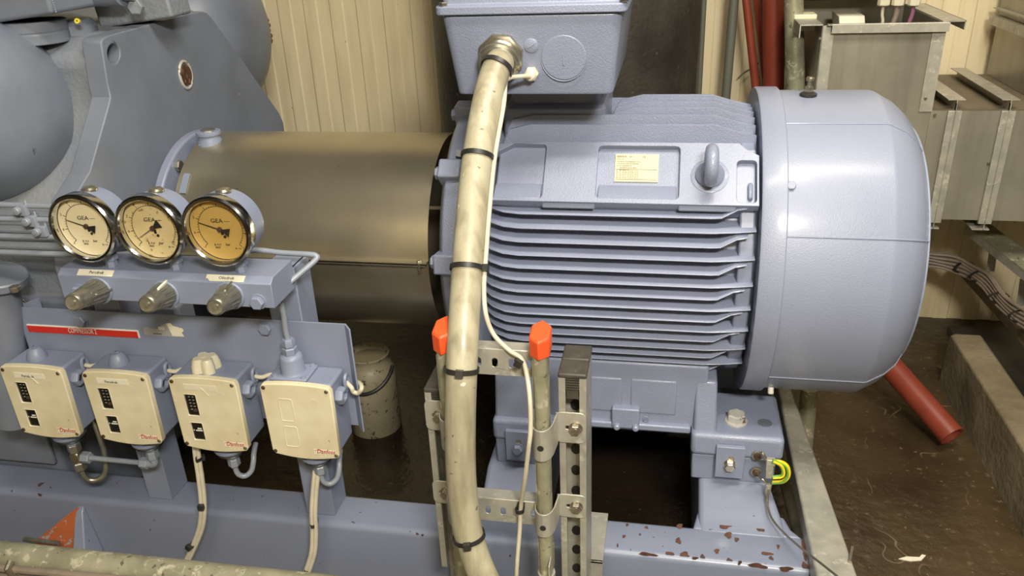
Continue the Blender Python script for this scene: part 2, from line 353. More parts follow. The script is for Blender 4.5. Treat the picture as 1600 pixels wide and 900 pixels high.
# top fins: upright plates
TR = .303
for k in range(-4, 8):
    y = AY+k*.0305+.002; dy = y-AY
    if abs(dy) > .24: continue
    tip = math.sqrt(TR*TR-dy*dy); th = .0036; b = MB()
    x0 = -.30 if dy < -.085 else -.095+max(dy, -.08)*.06
    if dy > .12: x0 = -.30
    xs = [(x0-.03, -.058), (x0-.008, -.010), (x0+.035, 0), (.085, 0), (.125, -.012), (.162, -.02)]
    rings = [[(x, y-th*1.4, AZ+tip-.06), (x, y+th*1.4, AZ+tip-.06), (x, y+th, AZ+tip+d-.0012), (x, y, AZ+tip+d), (x, y-th, AZ+tip+d-.0012)] for x, d in xs]
    b.loft(rings); b.build('top_fin', blue_cast, mo, ang=50)
# webs filling under the fins and shoulder between them
b = MB(); b.lathe([(.2, 0), (.274, .004), (.274, .03), (.2, .035)], (.13, AY, AZ), X, 64); b.build('rear_collar', blue_sw, mo, .003)
b = MB(); b.lathe([(.2, 0), (.27, .002), (.288, .012), (.292, .05), (.286, .072), (.24, .09)], (-.432, AY, AZ), X, 72); b.build('end_shield', blue_cast, mo, .003, 3)
b = MB(); b.lathe([(.0, 0), (.17, 0), (.19, .012), (.23, .02), (.25, .03)], (-.448, AY, AZ), X, 48); b.build('bearing_cover', black, mo, label='recessed drive end face coloured black for the gap shade')  # black stands in for the shade in the gap beside the guard
for k in range(10):
    a = R(9+36*k); c = V(-.412, AY-.275*math.cos(a), AZ+.275*math.sin(a)); u = V(0, -math.cos(a), math.sin(a)); t = V(0, math.sin(a), math.cos(a))
    b = MB(); b.obox(c, X*.022, u*.030, t*.020); e = b.build('clamp_lug', blue_cast, mo, .004, 3)
    b = MB(); b.hexhead(c-X*.020+u*.006, -X, .013, .012); b.build('lug_bolt', blue_cast, e)
# sloping panel with pockets
n45 = V(0, -math.cos(R(43)), math.sin(R(43))); v45 = V(0, math.sin(R(43)), math.cos(R(43)))
pb = P(1000, 318, y=1.415); PB = V(0, pb.y, pb.z)
pt = P(1000, 222, y=1.505); L45 = (V(0, pt.y, pt.z)-PB).length; v45 = (V(0, pt.y, pt.z)-PB).normalized(); n45 = V(0, -v45.z, v45.y)
def xat(px, py, y): return P(px, py, y=y).x
XL, X1, X2, X3, X4, X5 = -.34, xat(850, 270, 1.455), xat(932, 270, 1.455), xat(1062, 270, 1.455), xat(1152, 270, 1.455), .163
def slab(x0, x1, v0, v1, n0, n1, b): b.obox(PB+X*((x0+x1)/2)+v45*((v0+v1)/2)+n45*((n0+n1)/2), X*((x1-x0)/2), v45*((v1-v0)/2), n45*((n1-n0)/2))
b = MB(); slab(XL+.02, X5-.004, .004, L45-.004, -.06, -.0135, b); b.build('panel_bed', blue_cast, mo, .004, 3)
H = L45
b = MB(); 
outer = [(XL, 0), (X5, 0), (X5, H*.80), (X4+.016, H-.012), (X4+.004, H), (X1, H), (XL+.05, H-.006), (XL, H-.035)]
holes = [rrect(XL+.012, X1, .006, H-.006, .008, 4)[::-1], rrect(X2, X3, .010, H-.008, .008, 4)[::-1], rrect(X4, X5-.004, .006, H*.72, .008, 4)[::-1]]
b.prism(outer, PB, X, v45, -n45*.02, holes); b.build('side_panel', blue_cast, mo, .0025, 3)
for x0, x1 in ((X1, X2), (X3, X4)): b = MB(); b.obox(V((x0+x1)/2, PB.y+.016, PB.z-.006), X*((x1-x0)/2), Y*.012, Z*.009); b.build('panel_tab', blue_cast, mo, .003, 3)
# ledges at the foot of each pocket
for x0, x1, f in ((X2+.004, X3-.004, .034), (XL+.02, X1-.004, .034)):
    b = MB(); b.hexa([PB+X*x0-n45*.018+v45*.008, PB+X*x1-n45*.018+v45*.008, PB+X*x1-n45*.002+v45*.006, PB+X*x0-n45*.002+v45*.006,
            PB+X*x0-n45*.018+v45*.05, PB+X*x1-n45*.018+v45*.05, PB+X*x1-n45*.009+v45*.036, PB+X*x0-n45*.009+v45*.036]); b.build('pocket_ledge', blue_cast, mo, .002)

b = MB(); slab(X4+.020, X5-.010, .016, .050, -.014, -.004, b); b.build('cast_lug', blue_cast, mo, .006, 3)
q0 = P(961, 234, y=1.50); q1 = P(1029, 277, y=1.46)
NP = PB-n45*.0120; nv = H*.39; nx0, nx1 = xat(961, 256, 1.48), xat(1029, 256, 1.48); nh = .058
b = MB(); b.obox(NP+X*((nx0+nx1)/2)+v45*(nv+nh/2), X*((nx1-nx0)/2), v45*(nh/2), n45*.0012); plate = b.build('nameplate', plate_m, mo, label='cream rating plate with rows of tiny print')
tx = NP+n45*.0014
b = MB()      # print too small to read: rows of tiny strokes as in the photo
def strokes(x0, x1, v, h, wmin, wmax, gap):
    x = x0
    while x < x1:
        w_ = random.uniform(wmin, wmax); b.obox(tx+X*(x+w_/2)+v45*(nv+v), X*(w_/2), v45*(h/2), n45*.00015); x += w_+random.choice((gap, gap, gap*2.4))
strokes(nx0+.003, nx0+.019, nh-.0055, .0032, .0008, .0016, .0005); strokes(nx0+.003, nx0+.017, nh-.0105, .0012, .0006, .0014, .0005)
strokes(nx0+.026, nx0+.034, nh-.006, .0028, .0008, .0012, .0006)
for k, (xa_, xb_) in enumerate(((.004, .046), (.004, .044), (.004, .030), (.009, .038), (.009, .024))): strokes(nx0+xa_, nx0+xb_, nh-.0165-k*.0042, .0019, .0006, .0018, .0005)
for k in range(5):
    for xx in (.003, .009, .0145, .019, .0245, .0285, .032, .037, .041): strokes(nx0+xx, nx0+xx+.0026, .0225-k*.0037, .0019, .0007, .0012, .0004)
b.build('tiny_print', mat('faded_print', (.22, .18, .11), .6), plate, smooth=False)
text('CE', .0046, ink, tx+X*(nx0+.050)+v45*(nv+nh-.0075), X, v45, plate)
b = MB()
for vv in (.0255, .0045): b.obox(tx+X*((nx0+nx1)/2)+v45*(nv+vv), X*((nx1-nx0)/2-.002), v45*.0003, n45*.0002)
b.build('rule_line', ink, plate)
# lifting eye standing out of the panel
ec = P(1110, 272, y=1.44); ex = ec.x; EC = PB+X*ex+v45*(H*.46)
b = MB(); b.lathe([(.034, 0), (.034, .0012), (.032, .002)], EC, n45, 40); b.build('eye_seat', blue_cast, mo)
b = MB(); b.lathe([(.025, 0), (.026, .006), (.022, .014), (.014, .020), (.010, .03)], EC+n45*.001, n45, 32); eye = b.build('lifting_eye', blue_cast, mo)
b = MB(); b.tube([EC+n45*(.040)+(v45*math.cos(a)+n45*math.sin(a))*.027 for a in [2*math.pi*k/36 for k in range(36)]], .0115, 14, True); b.build('ring', blue_cast, eye)
# fan cover
b = MB(); b.lathe([(.290, 0), (.316, 0), (.318, .004), (.318, .042), (.316, .044), (.300, .044)], (.167, AY, AZ), X, 96); b.build('cover_band', blue_cover, mo)
b = MB(); prof = [(.300, 0), (.311, .001), (.311, .178), (.309, .184), (.292, .214), (.272, .236), (.246, .252), (.238, .253), (.232, .249), (.06, .249)]
b.lathe(prof, (.209, AY, AZ), X, 96, ); fc = b.build('fan_cover', blue_cover, mo, ang=28)
b = MB()
for py, px in ((198, 1228), (370, 1228), (573, 1228)):
    q = P(px, py, x=.212); a = math.atan2(q.z-AZ, -(q.y-AY)); 
    if py == 573: a = R(-37)
    u = V(0, -math.cos(a), math.sin(a)); w_ = V(0, math.sin(a), math.cos(a)); pts = []
    for r_, h in prof[1:8]:
        pts.append(V(.209+h, AY, AZ)+u*(r_+.0004))
    b.tube(pts, .0016, 8)
arc = [V(.209+.2525, AY, AZ)+V(0, -math.cos(R(a)), math.sin(R(a)))*.2465 for a in range(-40, 90, 4)]
b.tube(arc, .0022, 8); b.build('panel_seam', blue_cover, fc)
b = MB(); q = P(1245, 271, y=1.39); a = math.atan2(q.z-AZ, -(q.y-AY)); u = V(0, -math.cos(a), math.sin(a)); b.hexhead(V(q.x, AY, AZ)+u*.311, u, .0085, .006); b.build('cover_screw', blue_cover, fc)
b = MB(); b.lathe([(.006, 0), (.006, .012), (.0045, .014)], (P(1203, 607, y=1.5).x, AY-.185, AZ-.25), V(0, -.5, -.8), 12); b.build('cover_rivet', white_ink, fc, label='small white paint-dabbed screw')
q = P(1257, 146, x=.262)
b = MB(); b.lathe([(.016, 0), (.0165, .004), (.012, .007)], (.262, AY-.02, AZ+.310), Z, 20); np_ = b.build('grease_nipple', black, fc, label='dark grease nipple with bright hex cap')
b = MB(); b.hexhead((.262, AY-.02, AZ+.317), Z, .0095, .011); b.lathe([(.0045, 0), (.0045, .012), (.008, .013), (.008, .018), (.006, .020)], (.262, AY-.02, AZ+.326), Z, 16); b.build('nipple_cap', nickel, np_)
# body web and feet
fy = 1.41
wz0, wz1 = P(1000, 666, y=fy+.03).z, P(1000, 583, y=fy+.045).z
b = MB(); b.bx(-.33, .10, fy+.035, 2*AY-fy-.035, wz0, wz1+.03); b.build('foot_web', blue_cast, mo, .006, 3)
b = MB()
for x0, x1 in ((xat(915, 610, fy+.03), xat(972, 610, fy+.03)), (xat(985, 610, fy+.03), xat(1058, 610, fy+.03))): b.bx(x0, x1, fy+.0325, fy+.05, wz0+.030, wz1-.008)
b.build('raised_pad', blue_cast, mo, .004, 3)
b = MB(); b.bx(-.30, .07, fy+.022, fy+.04, wz0-.006, wz0+.010); b.build('web_rim', blue_cast, mo, .004, 3)
for sy_, lab in ((1, None), (-1, None)):
    yy = lambda y: AY-sy_*(AY-y)
    for x0, x1, xc0, xc1 in ((xat(1080, 690, fy), xat(1226, 700, fy), xat(1085, 620, fy), xat(1122, 620, fy)), (-.345, -.215, -.30, -.26)):
        zt, zb = P(1226, 692, y=fy).z, P(1225, 722, y=fy).z
        zt += .006
        y0, y1 = sorted((yy(fy), yy(fy+.17)))
        b = MB(); b.bx(x0, x1, y0, y1, zb, zt); ft = b.build('foot', blue_cast, mo, .010, 4)
        y0, y1 = sorted((yy(fy+.012), yy(fy+.10)))
        b = MB(); b.hexa([(x0+.004, y0, zt-.01), (xc1+.004, y0, zt-.01), (xc1+.004, y1, zt-.01), (x0+.004, y1, zt-.01), (x0+.004, y0+.024*sy_, wz1-.004), (xc1, y0+.024*sy_, wz1-.004), (xc1, y1, wz1), (x0+.004, y1, wz1)]); b.build('foot_column', blue_cast, ft, .006, 3)
        xm = (xc1+x1)/2
        if x0 < 0: xm = -.262+.012
        bo = P(1150, 658, z=zt) if x0 > 0 else V(-.262, P(1150, 658, z=zt).y, zt)
        b = MB(); b.lathe([(.023, 0), (.023, .003), (.020, .004)], (bo.x, yy(bo.y), zt), Z, 24); b.hexhead((bo.x, yy(bo.y), zt+.003), Z, .0195, .017); b.build('foot_bolt', pale_bolt if sy_ > 0 and x0 > 0 else blue_cast, ft, label='bright paint-chipped hex bolt' if sy_ > 0 and x0 > 0 else None)
        if x0 > 0: ho = P(1195, 661, z=zt); b = MB(); b.lathe([(.0145, 0), (.0145, .0008)], (ho.x, yy(ho.y), zt), Z, 24); b.build('foot_hole', mat('hole_plug_grey', (.13, .14, .17), .6), ft)
        # shim block and jacking plate between foot and base
        zs = P(1087, 757, y=fy+.01).z
        y0, y1 = sorted((yy(fy+.008), yy(fy+.16)))
        b = MB(); b.bx(x0+.004, x1-.012, y0, y1, .300, zb-.001); tag_ = b.build('shim_block', blue_sw, base, .004)
        if sy_ > 0:
            xa, xb = (xat(1118, 720, fy-.01), xat(1163, 720, fy-.01)) if x0 > 0 else (-.315, -.262)
            za, zb2 = P(1118, 697, y=fy-.01).z, P(1163, 748, y=fy-.01).z
            b = MB(); b.bx(xa, xb, fy-.012, fy-.001, zb2, za); jp = b.build('jacking_plate', blue_sw, ft, .0015)
            b = MB(); b.lathe([(.013, 0), (.013, .002)], ((xa+xb)/2, fy-.012, (za+zb2)/2-.004), -Y, 20); b.hexhead(((xa+xb)/2, fy-.014, (za+zb2)/2-.004), -Y, .011, .011); b.build('jacking_bolt', bolt_m if x0 > 0 else blue_sw, jp)
            b = MB(); b.lathe([(.0065, 0), (.0065, .001)], ((xa+xb)/2+.002, fy-.012, (za+zb2)/2+.012), -Y, 16); b.build('slot_end', bolt_m, jp)
dx0, dx1 = xat(956, 655, fy+.02), xat(999, 655, fy+.02); dz0, dz1 = P(975, 668, y=fy+.02).z, P(975, 638, y=fy+.02).z
b = MB(); b.bx(dx0, dx1, fy+.016, fy+.04, dz0, dz1); dk = b.build('drain_boss', blue_cast, mo, .003, 3)
for x in (dx0+.011, dx1-.007):
    b = MB(); b.lathe([(.007, 0), (.0065, .008), (.004, .010)], (x, fy+.016, dz0+.006), -Y, 16); b.build('drain_screw', blue_cast, dk)
b = MB(); q = P(1009, 654, y=fy+.033); b.tube([q+V(math.cos(a)*.0055, -.002, math.sin(a)*.0055) for a in [2*math.pi*k/16 for k in range(16)]], .0012, 6, True); b.obox(q-Y*.002, X*.004, Y*.0008, Z*.0007); b.build('earth_mark', blue_cast, mo)
# terminal box
tz0 = 1.1; ty0, ty1 = 1.41, 1.80
lip = 1.242
def ring4(x0, x1, y0, y1, z, r=.012): return [V(px, py, z) for px, py in rrect(x0, x1, y0, y1, r, 4)]
b = MB(); b.loft([ring4(-.372, -.098, ty0+.004, ty1, tz0+.004, .014), ring4(-.374, -.096, ty0, ty1+.004, tz0+.014, .018), ring4(-.388, -.082, ty0-.018, ty1+.012, lip-.002, .018)]); tb = b.build('terminal_box', blue_cast, mo, .003, 3)
b = MB(); b.loft([ring4(-.396, -.074, ty0-.026, ty1+.02, lip, .014), ring4(-.396, -.074, ty0-.026, ty1+.02, lip+.014, .014), ring4(-.386, -.085, ty0-.014, ty1+.01, lip+.016, .014), ring4(-.384, -.088, ty0-.010, ty1+.006, lip+.07, .02)]); tl = b.build('box_lid', blue_cast, tb, .002)
for x, y in ((-.386, ty0-.018), (-.084, ty0-.018), (-.386, ty1+.01), (-.084, ty1+.01)):
    b = MB(); b.hexhead((x+.005, y, lip+.015), Z, .008, .006); b.build('lid_bolt', bolt_m, tl)
b = MB(); b.loft([ring4(-.33, -.125, 1.590, 1.84, AZ+.235, .02), ring4(-.33, -.125, 1.592, 1.84, AZ+.297, .02), ring4(-.327, -.128, 1.602, 1.83, AZ+.302, .02)]); b.build('box_plinth', blue_cast, mo, .002, 3)
b = MB(); b.loft([ring4(-.32, -.14, 1.63, 1.80, AZ+.29, .02), ring4(-.32, -.14, 1.63, 1.80, tz0+.006, .02)]); b.build('box_neck', blue_cast, mo, .002, 3)
def front_pt(px, py):   # on the leaning front wall of the terminal box
    q = P(px, py, y=ty0); 
    for _ in range(6):
        f = (q.z-tz0-.014)/(lip-tz0-.016); q = P(px, py, y=ty0-.018*f)
    return q
fn = V(0, -.99, -.13).normalized()
q = front_pt(881, 90); b = MB(); b.lathe([(.0385, -.002), (.0385, .0004), (.0372, .0016), (.012, .0022)], q, fn, 48); bp = b.build('blanking_plug', blue_cast, tb, .0006)
b = MB(); b.tube([q+(X*math.cos(a)+Z*math.sin(a))*.0392 for a in [2*math.pi*k/40 for k in range(40)]], .0009, 6, True); b.obox(q+fn*.002, Z*.012, X*.0009, Y*.001); b.build('plug_rim', blue_sw, bp)
q = front_pt(830, 71); b = MB(); b.lathe([(.0125, -.002), (.0125, .002), (.011, .003)], q, fn, 28); b.obox(q+fn*.003, (X*.6+Z*.35)*.011, Z*.0009, Y*.0012); b.build('blanking_plug', blue_cast, tb, .0006)
GL = front_pt(783, 88); gd = V(.0, -.88, -.48).normalized()
b = MB(); b.lathe([(.038, -.004), (.041, .002), (.041, .009), (.037, .012)], GL, fn, 8, ph=.3); g_ = b.build('hose_gland', nickel, tb, .0015, label='large nickel cable gland')
b = MB(); b.lathe([(.034, .008), (.0365, .012), (.034, .016), (.036, .020), (.036, .026), (.0325, .030), (.0325, .036), (.029, .040), (.026, .037)], GL, (fn*.9+V(0, -.05, -.2)).normalized(), 40); b.build('gland_nut', nickel, g_)
q = front_pt(831, 114); b = MB(); b.hexhead(q, fn, .0125, .012); sg = b.build('cable_gland', cream_knob, tb, .0008, label='small cream cable gland')
b = MB(); b.lathe([(.009, .010), (.0085, .020), (.005, .024)], q, fn, 20); b.build('gland_nut', cream_knob, sg); SG = q+fn*.022

# ================================================================ coupling guard
gu = thing('coupling_guard', 'brushed stainless cylindrical guard over the shaft between compressor and motor', 'guard', (-.76, AY, .50))
def shell(b, a0, a1, r, x0, x1, t=.0015, n=48):
    pts = [(r*math.cos(R(a0+(a1-a0)*k/n)), r*math.sin(R(a0+(a1-a0)*k/n))) for k in range(n+1)] + [((r-t)*math.cos(R(a1+(a0-a1)*k/n)), (r-t)*math.sin(R(a1+(a0-a1)*k/n))) for k in range(n+1)]
    b.prism(pts, (x0, AY, AZ), -Y, Z, X*(x1-x0)); return b
gx0, gx1 = -1.035, -.468; GR = .221
q = P(500, 401, x=-.72); ag = None
best = min(range(-40, 60), key=lambda a: abs((lambda w: (w-P(500, 401, y=w.y)).length)(V(P(500, 401, y=AY-GR*math.cos(R(a))).x, AY-GR*math.cos(R(a)), AZ+GR*math.sin(R(a))))))
b = MB(); shell(b, best, 180+best, GR, gx0, gx1); b.build('upper_shell', steel, gu, ang=50)
b = MB(); shell(b, best-178, best-1.2, GR-.004, gx0+.012, gx1-.002); b.build('lower_shell', steel, gu, ang=50)
uu = V(0, -math.cos(R(best)), math.sin(R(best)))
b = MB(); b.bx(gx0+.02, gx1-.001, AY+uu.y*GR-.014, AY+uu.y*GR+.002, AZ+uu.z*GR-.0012, AZ+uu.z*GR+.0006); b.build('seam_flange', steel, gu)
b = MB(); b.bx(gx0+.02, gx1-.004, AY+uu.y*GR-.010, AY+uu.y*GR+.004, AZ+uu.z*GR-.0085, AZ+uu.z*GR-.0062); b.build('seam_flange', steel, gu)
b = MB(); q = V(gx1-.018, AY+uu.y*GR-.008, AZ+uu.z*GR); b.hexhead(q, Z, .005, .004); b.cyl(q-Z*.022, q, .0028, seg=10); b.build('seam_bolt', bolt_m, gu)
for a0_, a1_ in ((72, 84), (38, 50)):     # curved hand-hole lips on the upper shell
    b = MB(); shell(b, a0_, a1_, GR+.004, gx0+.012, gx0+.026, .003, 10); b.build('shell_lip', blue_sw, gu)
# blue gear flange with bolts and filler neck at the compressor end
b = MB(); b.lathe([(.12, 0), (.222, 0), (.225, .004), (.225, .018), (.222, .022), (.12, .022)], (-1.086, AY, AZ), X, 72); b.lathe([(.12, 0), (.17, 0), (.17, .036), (.12, .036)], (-1.1195, AY, AZ), X, 48)
fl = b.build('mounting_flange', blue_sw, gu, .002)
for k, a in enumerate((28, 8, 60, 95, -20)):
    u = V(0, -math.cos(R(a)), math.sin(R(a))); b = MB(); b.hexhead(V(-1.064, AY, AZ)+u*.203, X, .013, .010); b.build('flange_bolt', bolt_m, fl)
q = P(326, 210, y=1.63)
b = MB(); b.lathe([(.026, -.09), (.026, -.012), (.023, -.006), (.023, -.002), (.027, 0), (.027, .008), (.022, .009)], q, Z, 28); b.obox(q-Z*.052+Y*.03-X*.01, X*.016, Y*.03, Z*.032); b.build('filler_neck', blue_sw, fl, .001)
b = MB(); b.lathe([(.016, .008), (.016, .012)], q, Z, 6); b.build('filler_plug', bolt_m, fl)

# ================================================================ screw compressor at the left
co = thing('screw_compressor', 'large grey-blue screw compressor casting with rounded lobes and flat end plate', 'compressor', (-1.6, 1.75, .3))
PX = -1.12
def yz(px, py, x=PX): q = P(px, py, x=x); return (q.y, q.z)
o2 = [yz(158, 66), yz(161, 60), yz(168, 56), yz(300, 20), yz(316, 17.5), yz(324, 20), yz(333, 30), yz(385, 103), yz(436, 176), yz(443, 192), yz(446, 214), (2.2, .62), (2.12, .42), (1.30, .42), (1.26, .8), yz(110, 318), yz(141, 268), yz(170, 165), yz(173, 152), yz(168, 130)]
slot = [yz(178+10*math.cos(a)+dx, 84+16*math.sin(a), PX) for a, dx in [(2*math.pi*k/20, 0) for k in range(20)]]
b = MB(); b.prism(o2, (PX-.045, 0, 0), Y, Z, X*.045, [slot[::-1]]); b.build('end_plate', grey_cast, co, .003, 3, ang=30)
cy0 = sum(q[0] for q in o2)/len(o2)
body = [(1.40, .35), (1.31, .62), (1.31, .86), (1.47, 1.0), (1.50, 1.10), (1.49, 1.17), (1.54, 1.205), (1.92, 1.225), (2.0, 1.19), (2.20, .88), (2.20, .5), (2.1, .35)]
def ring(x, sx=1, up=0): return [V(x, 1.78+(q[0]-1.78)*sx, .8+(q[1]-.8)*sx+up) for q in body]
b = MB(); b.loft([ring(PX-.04, .97), ring(-1.32, .99), ring(-1.36, 1.02), ring(-2.3, 1.03)]); b.build('rotor_housing', grey_dirty, co, .02, 4, ang=60)
def lobe(nm, cx, cy_, cz, rx, ry, L_, dirm=1, tilt=0):
    b = MB(); n = 40; rings = []
    for k in range(13):
        t = math.pi/2*k/12; rings.append((math.cos(t), math.sin(t)))
    rr = [(ry*max(c, .02)**.8, -L_ + rx*s_ + L_) for c, s_ in rings]
    prof = [(ry*.9, -L_), (ry, -L_+.03), (ry*1.0, 0)] + [(ry*max(math.cos(math.pi/2*k/12), .015)**.75, rx*math.sin(math.pi/2*k/12)) for k in range(1, 13)]
    b.lathe(prof, (cx, cy_, cz), (1, tilt, 0), n); return b.build(nm, grey_cast, co, ang=60)
lobe('front_lobe', -1.40, 1.41, 1.075, .19, .19, .7)
lobe('rear_lobe', -1.38, 2.31, 1.09, .17, .235, .6)
# piping and valve castings over the top
b = MB(); q = P(48, 46, y=1.52); b.lathe([(.0, -.02), (.062, -.02), (.062, 0), (.060, .002), (.062, .004), (.062, .024), (.0, .024)], (q.x+.01, q.y, q.z-.006), Z, 40); b.build('branch_flange', grey_cast, co, .002)
q0, q1 = P(0, 38, y=1.52), P(140, 16, y=1.52)
b = MB(); b.obox(((q0+q1)/2)+V(-.04, .03, .055), (q1-q0)/2*1.1, Y*.10, Z*.055); vc = b.build('valve_casting', grey_cast, co, .008, 4)
q = P(10, 0, y=1.40); b = MB(); b.lathe([(.10, -.1), (.10, .02), (.08, .05), (.03, .07)], (q.x-.09, q.y+.12, q.z+.06), (-.1, -.9, -.3), 32); b.build('valve_bonnet', grey_cast, vc)
for k in range(6):
    q = P(79+k*1.1, 2+k*3.4, y=1.415); b = MB(); b.ball(q+V(0, .005, 0), .0022, seg=8, rings=6); b.build('cast_mark', grey_cast, vc)
q = P(105, 42, y=1.60); b = MB(); b.lathe([(.06, 0), (.058, .04), (.05, .05)], (q.x, q.y, q.z-.035), Z, 32); bb = b.build('plug_boss', grey_cast, co)
q = P(121.5, 33, y=1.535); b = MB(); b.lathe([(.0022, -.002), (.0052, -.002), (.0052, .004), (.0022, .004), (.0022, -.002)], q, V(.2, -.9, .2), 20, caps=False); b.build('yellow_plug', yel_plug, bb, label='small yellow ring plug')
q = P(170, 2, y=1.6); b = MB(); b.cyl(q-X*.08+Z*.02, q+X*.035+Z*.02, .03); b.cyl(q+X*.04+Z*.02, q+X*.06+Z*.02, .02); b.build('control_pipe', grey_cast, co)
q = P(205, 12, y=1.66); b = MB(); b.obox(q+V(-.0, .04, .0), V(.09, 0, .01), Y*.04, V(-.003, 0, .032)); cp_ = b.build('cover_plate', grey_dirty, co, .006, 3)
q = P(215, 11, y=1.615); b = MB(); b.hexhead(q, V(.1, -1, .1), .017, .014); b.build('cover_bolt', grey_dirty, cp_)
q = P(410, 40, y=2.36); b = MB()
for k in range(5):
    qq = P(412+k*1.5, 33+k*8, y=2.50); b.ball(qq, .012+.004*(k%2), .03, .012, 10, 8)
b.build('corroded_edge', rust_dark, co, label='rust-brown corroded lump on the rear lobe')
# end plug ring on the flat plate
q = P(290, 117, x=PX+.001); b = MB(); b.tube([q+V(0, math.cos(a)*.024, math.sin(a)*.031) for a in [2*math.pi*k/32 for k in range(32)]], .0035, 8, True); pg = b.build('plug_ring', pale_bolt, co)
b = MB(); b.lathe([(.024, 0), (.022, .003)], q, X, 28); b.build('plug_core', rust_dark, pg)
b = MB()
for dy, dz, r_ in ((-.012, .008, .008), (.006, .017, .004), (.002, -.004, .007), (-.010, -.012, .004), (.008, -.015, .007)): b.ball(q+V(.003, dy, dz*1.1), .0015, r_*.6, r_, 10, 8)
b.build('corrosion', rust_m, pg)
# darker sump body, side plate and flanged pipe below
b = MB(); b.bx(-2.6, PX-.05, 1.345, 2.15, .60, .86); b.build('sump_body', grey_cast, co, .02, 3)
b = MB(); b.bx(-2.6, -1.385, 1.335, 2.0, .01, .66); b.build('sump_leg', grey_cast, co, .02, 3)
b = MB(); q = P(32, 465, y=1.30); b.bx(q.x-.015, -.95, 1.30, 1.36, .45, P(60, 468, y=1.30).z); b.build('side_plate', grey_cast, co, .008, 3)
b = MB(); q0, q1 = P(36, 470, y=1.28), P(52, 742, y=1.31); b.bx(-1.9, P(78, 700, y=1.325).x, 1.322, 1.334, BZ, .62); b.build('skirt_plate', grey_cast, co, .004)
b = MB(); q = P(4, 443, y=1.22); ax = V(-.22, -.0, -1); b.lathe([(.0, 0), (.052, 0), (.055, .003), (.055, .016), (.052, .019), (.040, .020), (.038, .15), (.038, .35)], q+V(-.008, 0, .02), ax, 36); fp = b.build('flanged_pipe', grey_cast, co)
b = MB(); q = P(20, 438, y=1.19); b.hexhead(q-Z*.012, -Z, .011, .010); b.build('flange_bolt', bolt_m, fp)
b = MB(); q = P(32, 475, y=1.285); b.lathe([(.016, 0), (.016, .003)], q, -Y, 20); b.hexhead(q-Y*.003, -Y, .012, .012); b.build('side_bolt', bolt_m, co)

# small control tubes with clips
for k, (pa, pb_) in enumerate((((0, 320), (92, 323)), ((0, 342), (92, 344)), ((0, 369), (92, 371)), ((0, 394), (92, 397)), ((0, 333), (92, 336)), ((0, 357), (92, 360)), ((0, 382), (92, 385)))):
    yy = 1.20+.012*(k >= 4)
    p0, p1 = P(*pa, y=yy), P(*pb_, y=yy); b = MB(); b.tube([p0-X*.5, p0, p1, p1+X*.10, p1+V(.13, .04, -.01), p1+V(.14, .1, -.01)], .0055 if k < 4 else .008, 10)
    o = b.build('control_tube', tube_m); tag(o, ('topmost thin grey control tube running left of the gauges', 'thin grey control tube second from top, left of the gauges', 'thin grey control tube third from top, left of the gauges', 'lowest thin grey control tube running left of the gauges', 'thicker grey tube just behind the topmost thin one, left of the gauges', 'thicker grey tube behind and below the second thin one, left of the gauges', 'thicker grey tube behind the lowest two thin ones, left of the gauges')[k], 'tube', 'control tubes left of the gauges')
for k, (px, py) in enumerate(((28, 329), (43, 346), (59, 362))):
    q = P(px, py, y=1.188); c = thing('tube_clip', ('topmost grey screw clip on the control tubes', 'middle grey screw clip on the control tubes', 'lowest grey screw clip on the control tubes')[k], 'clip', q, 'tube clips left of the gauges')
    b = MB(); b.obox(q+V(.004, .006, -.001), X*.010, Y*.005, Z*.010); b.cyl(q+V(.011, .01, .016), q+V(.011, .01, -.018), .0022, seg=8); b.build('clip_body', tube_m, c, .002)
    b = MB(); b.lathe([(.0075, 0), (.0075, .006), (.006, .008)], q+V(0, 0, 0), -Y, 18); b.lathe([(.003, 0), (.003, .001)], q-Y*.008, -Y, 6); b.build('clip_screw', tube_m, c)

# ================================================================ manifold block, shut-off caps
MY = 1.125
zf1, zf0 = P(89, 430, y=MY).z, P(102, 466, y=MY).z
mx0, mx1 = P(89, 430, y=MY).x, P(424, 450, y=MY).x
zt = P(92, 419, y=MY+.012).z+.001
man = thing('valve_manifold', 'long blue manifold bar carrying the three pressure gauges', 'manifold', ((mx0+mx1)/2, MY+.06, zf0))
b = MB(); b.prism([(MY, zf0), (MY, zf1), (MY+.012, zt), (MY+.085, zt), (MY+.085, zf0)], (mx0, 0, 0), Y, Z, X*(mx1-mx0)); b.build('block', blue_sw, man, .0015)
b = MB(); b.bx(-.99, -.70, MY+.085, 1.25, zf0+.02, zt-.02); b.build('bracket_arm', blue_sw, man)
for px, py in ((126, 455), (404, 471)):
    q = P(px, py, y=MY); b = MB(); b.lathe([(.0145, 0), (.0145, .0015)], q, -Y, 24); b.hexhead(q-Y*.0015, -Y, .0125, .010); b.build('block_bolt', blue_sw, man, .0005)
tilt = V(0, .012, zt-zf1).normalized()
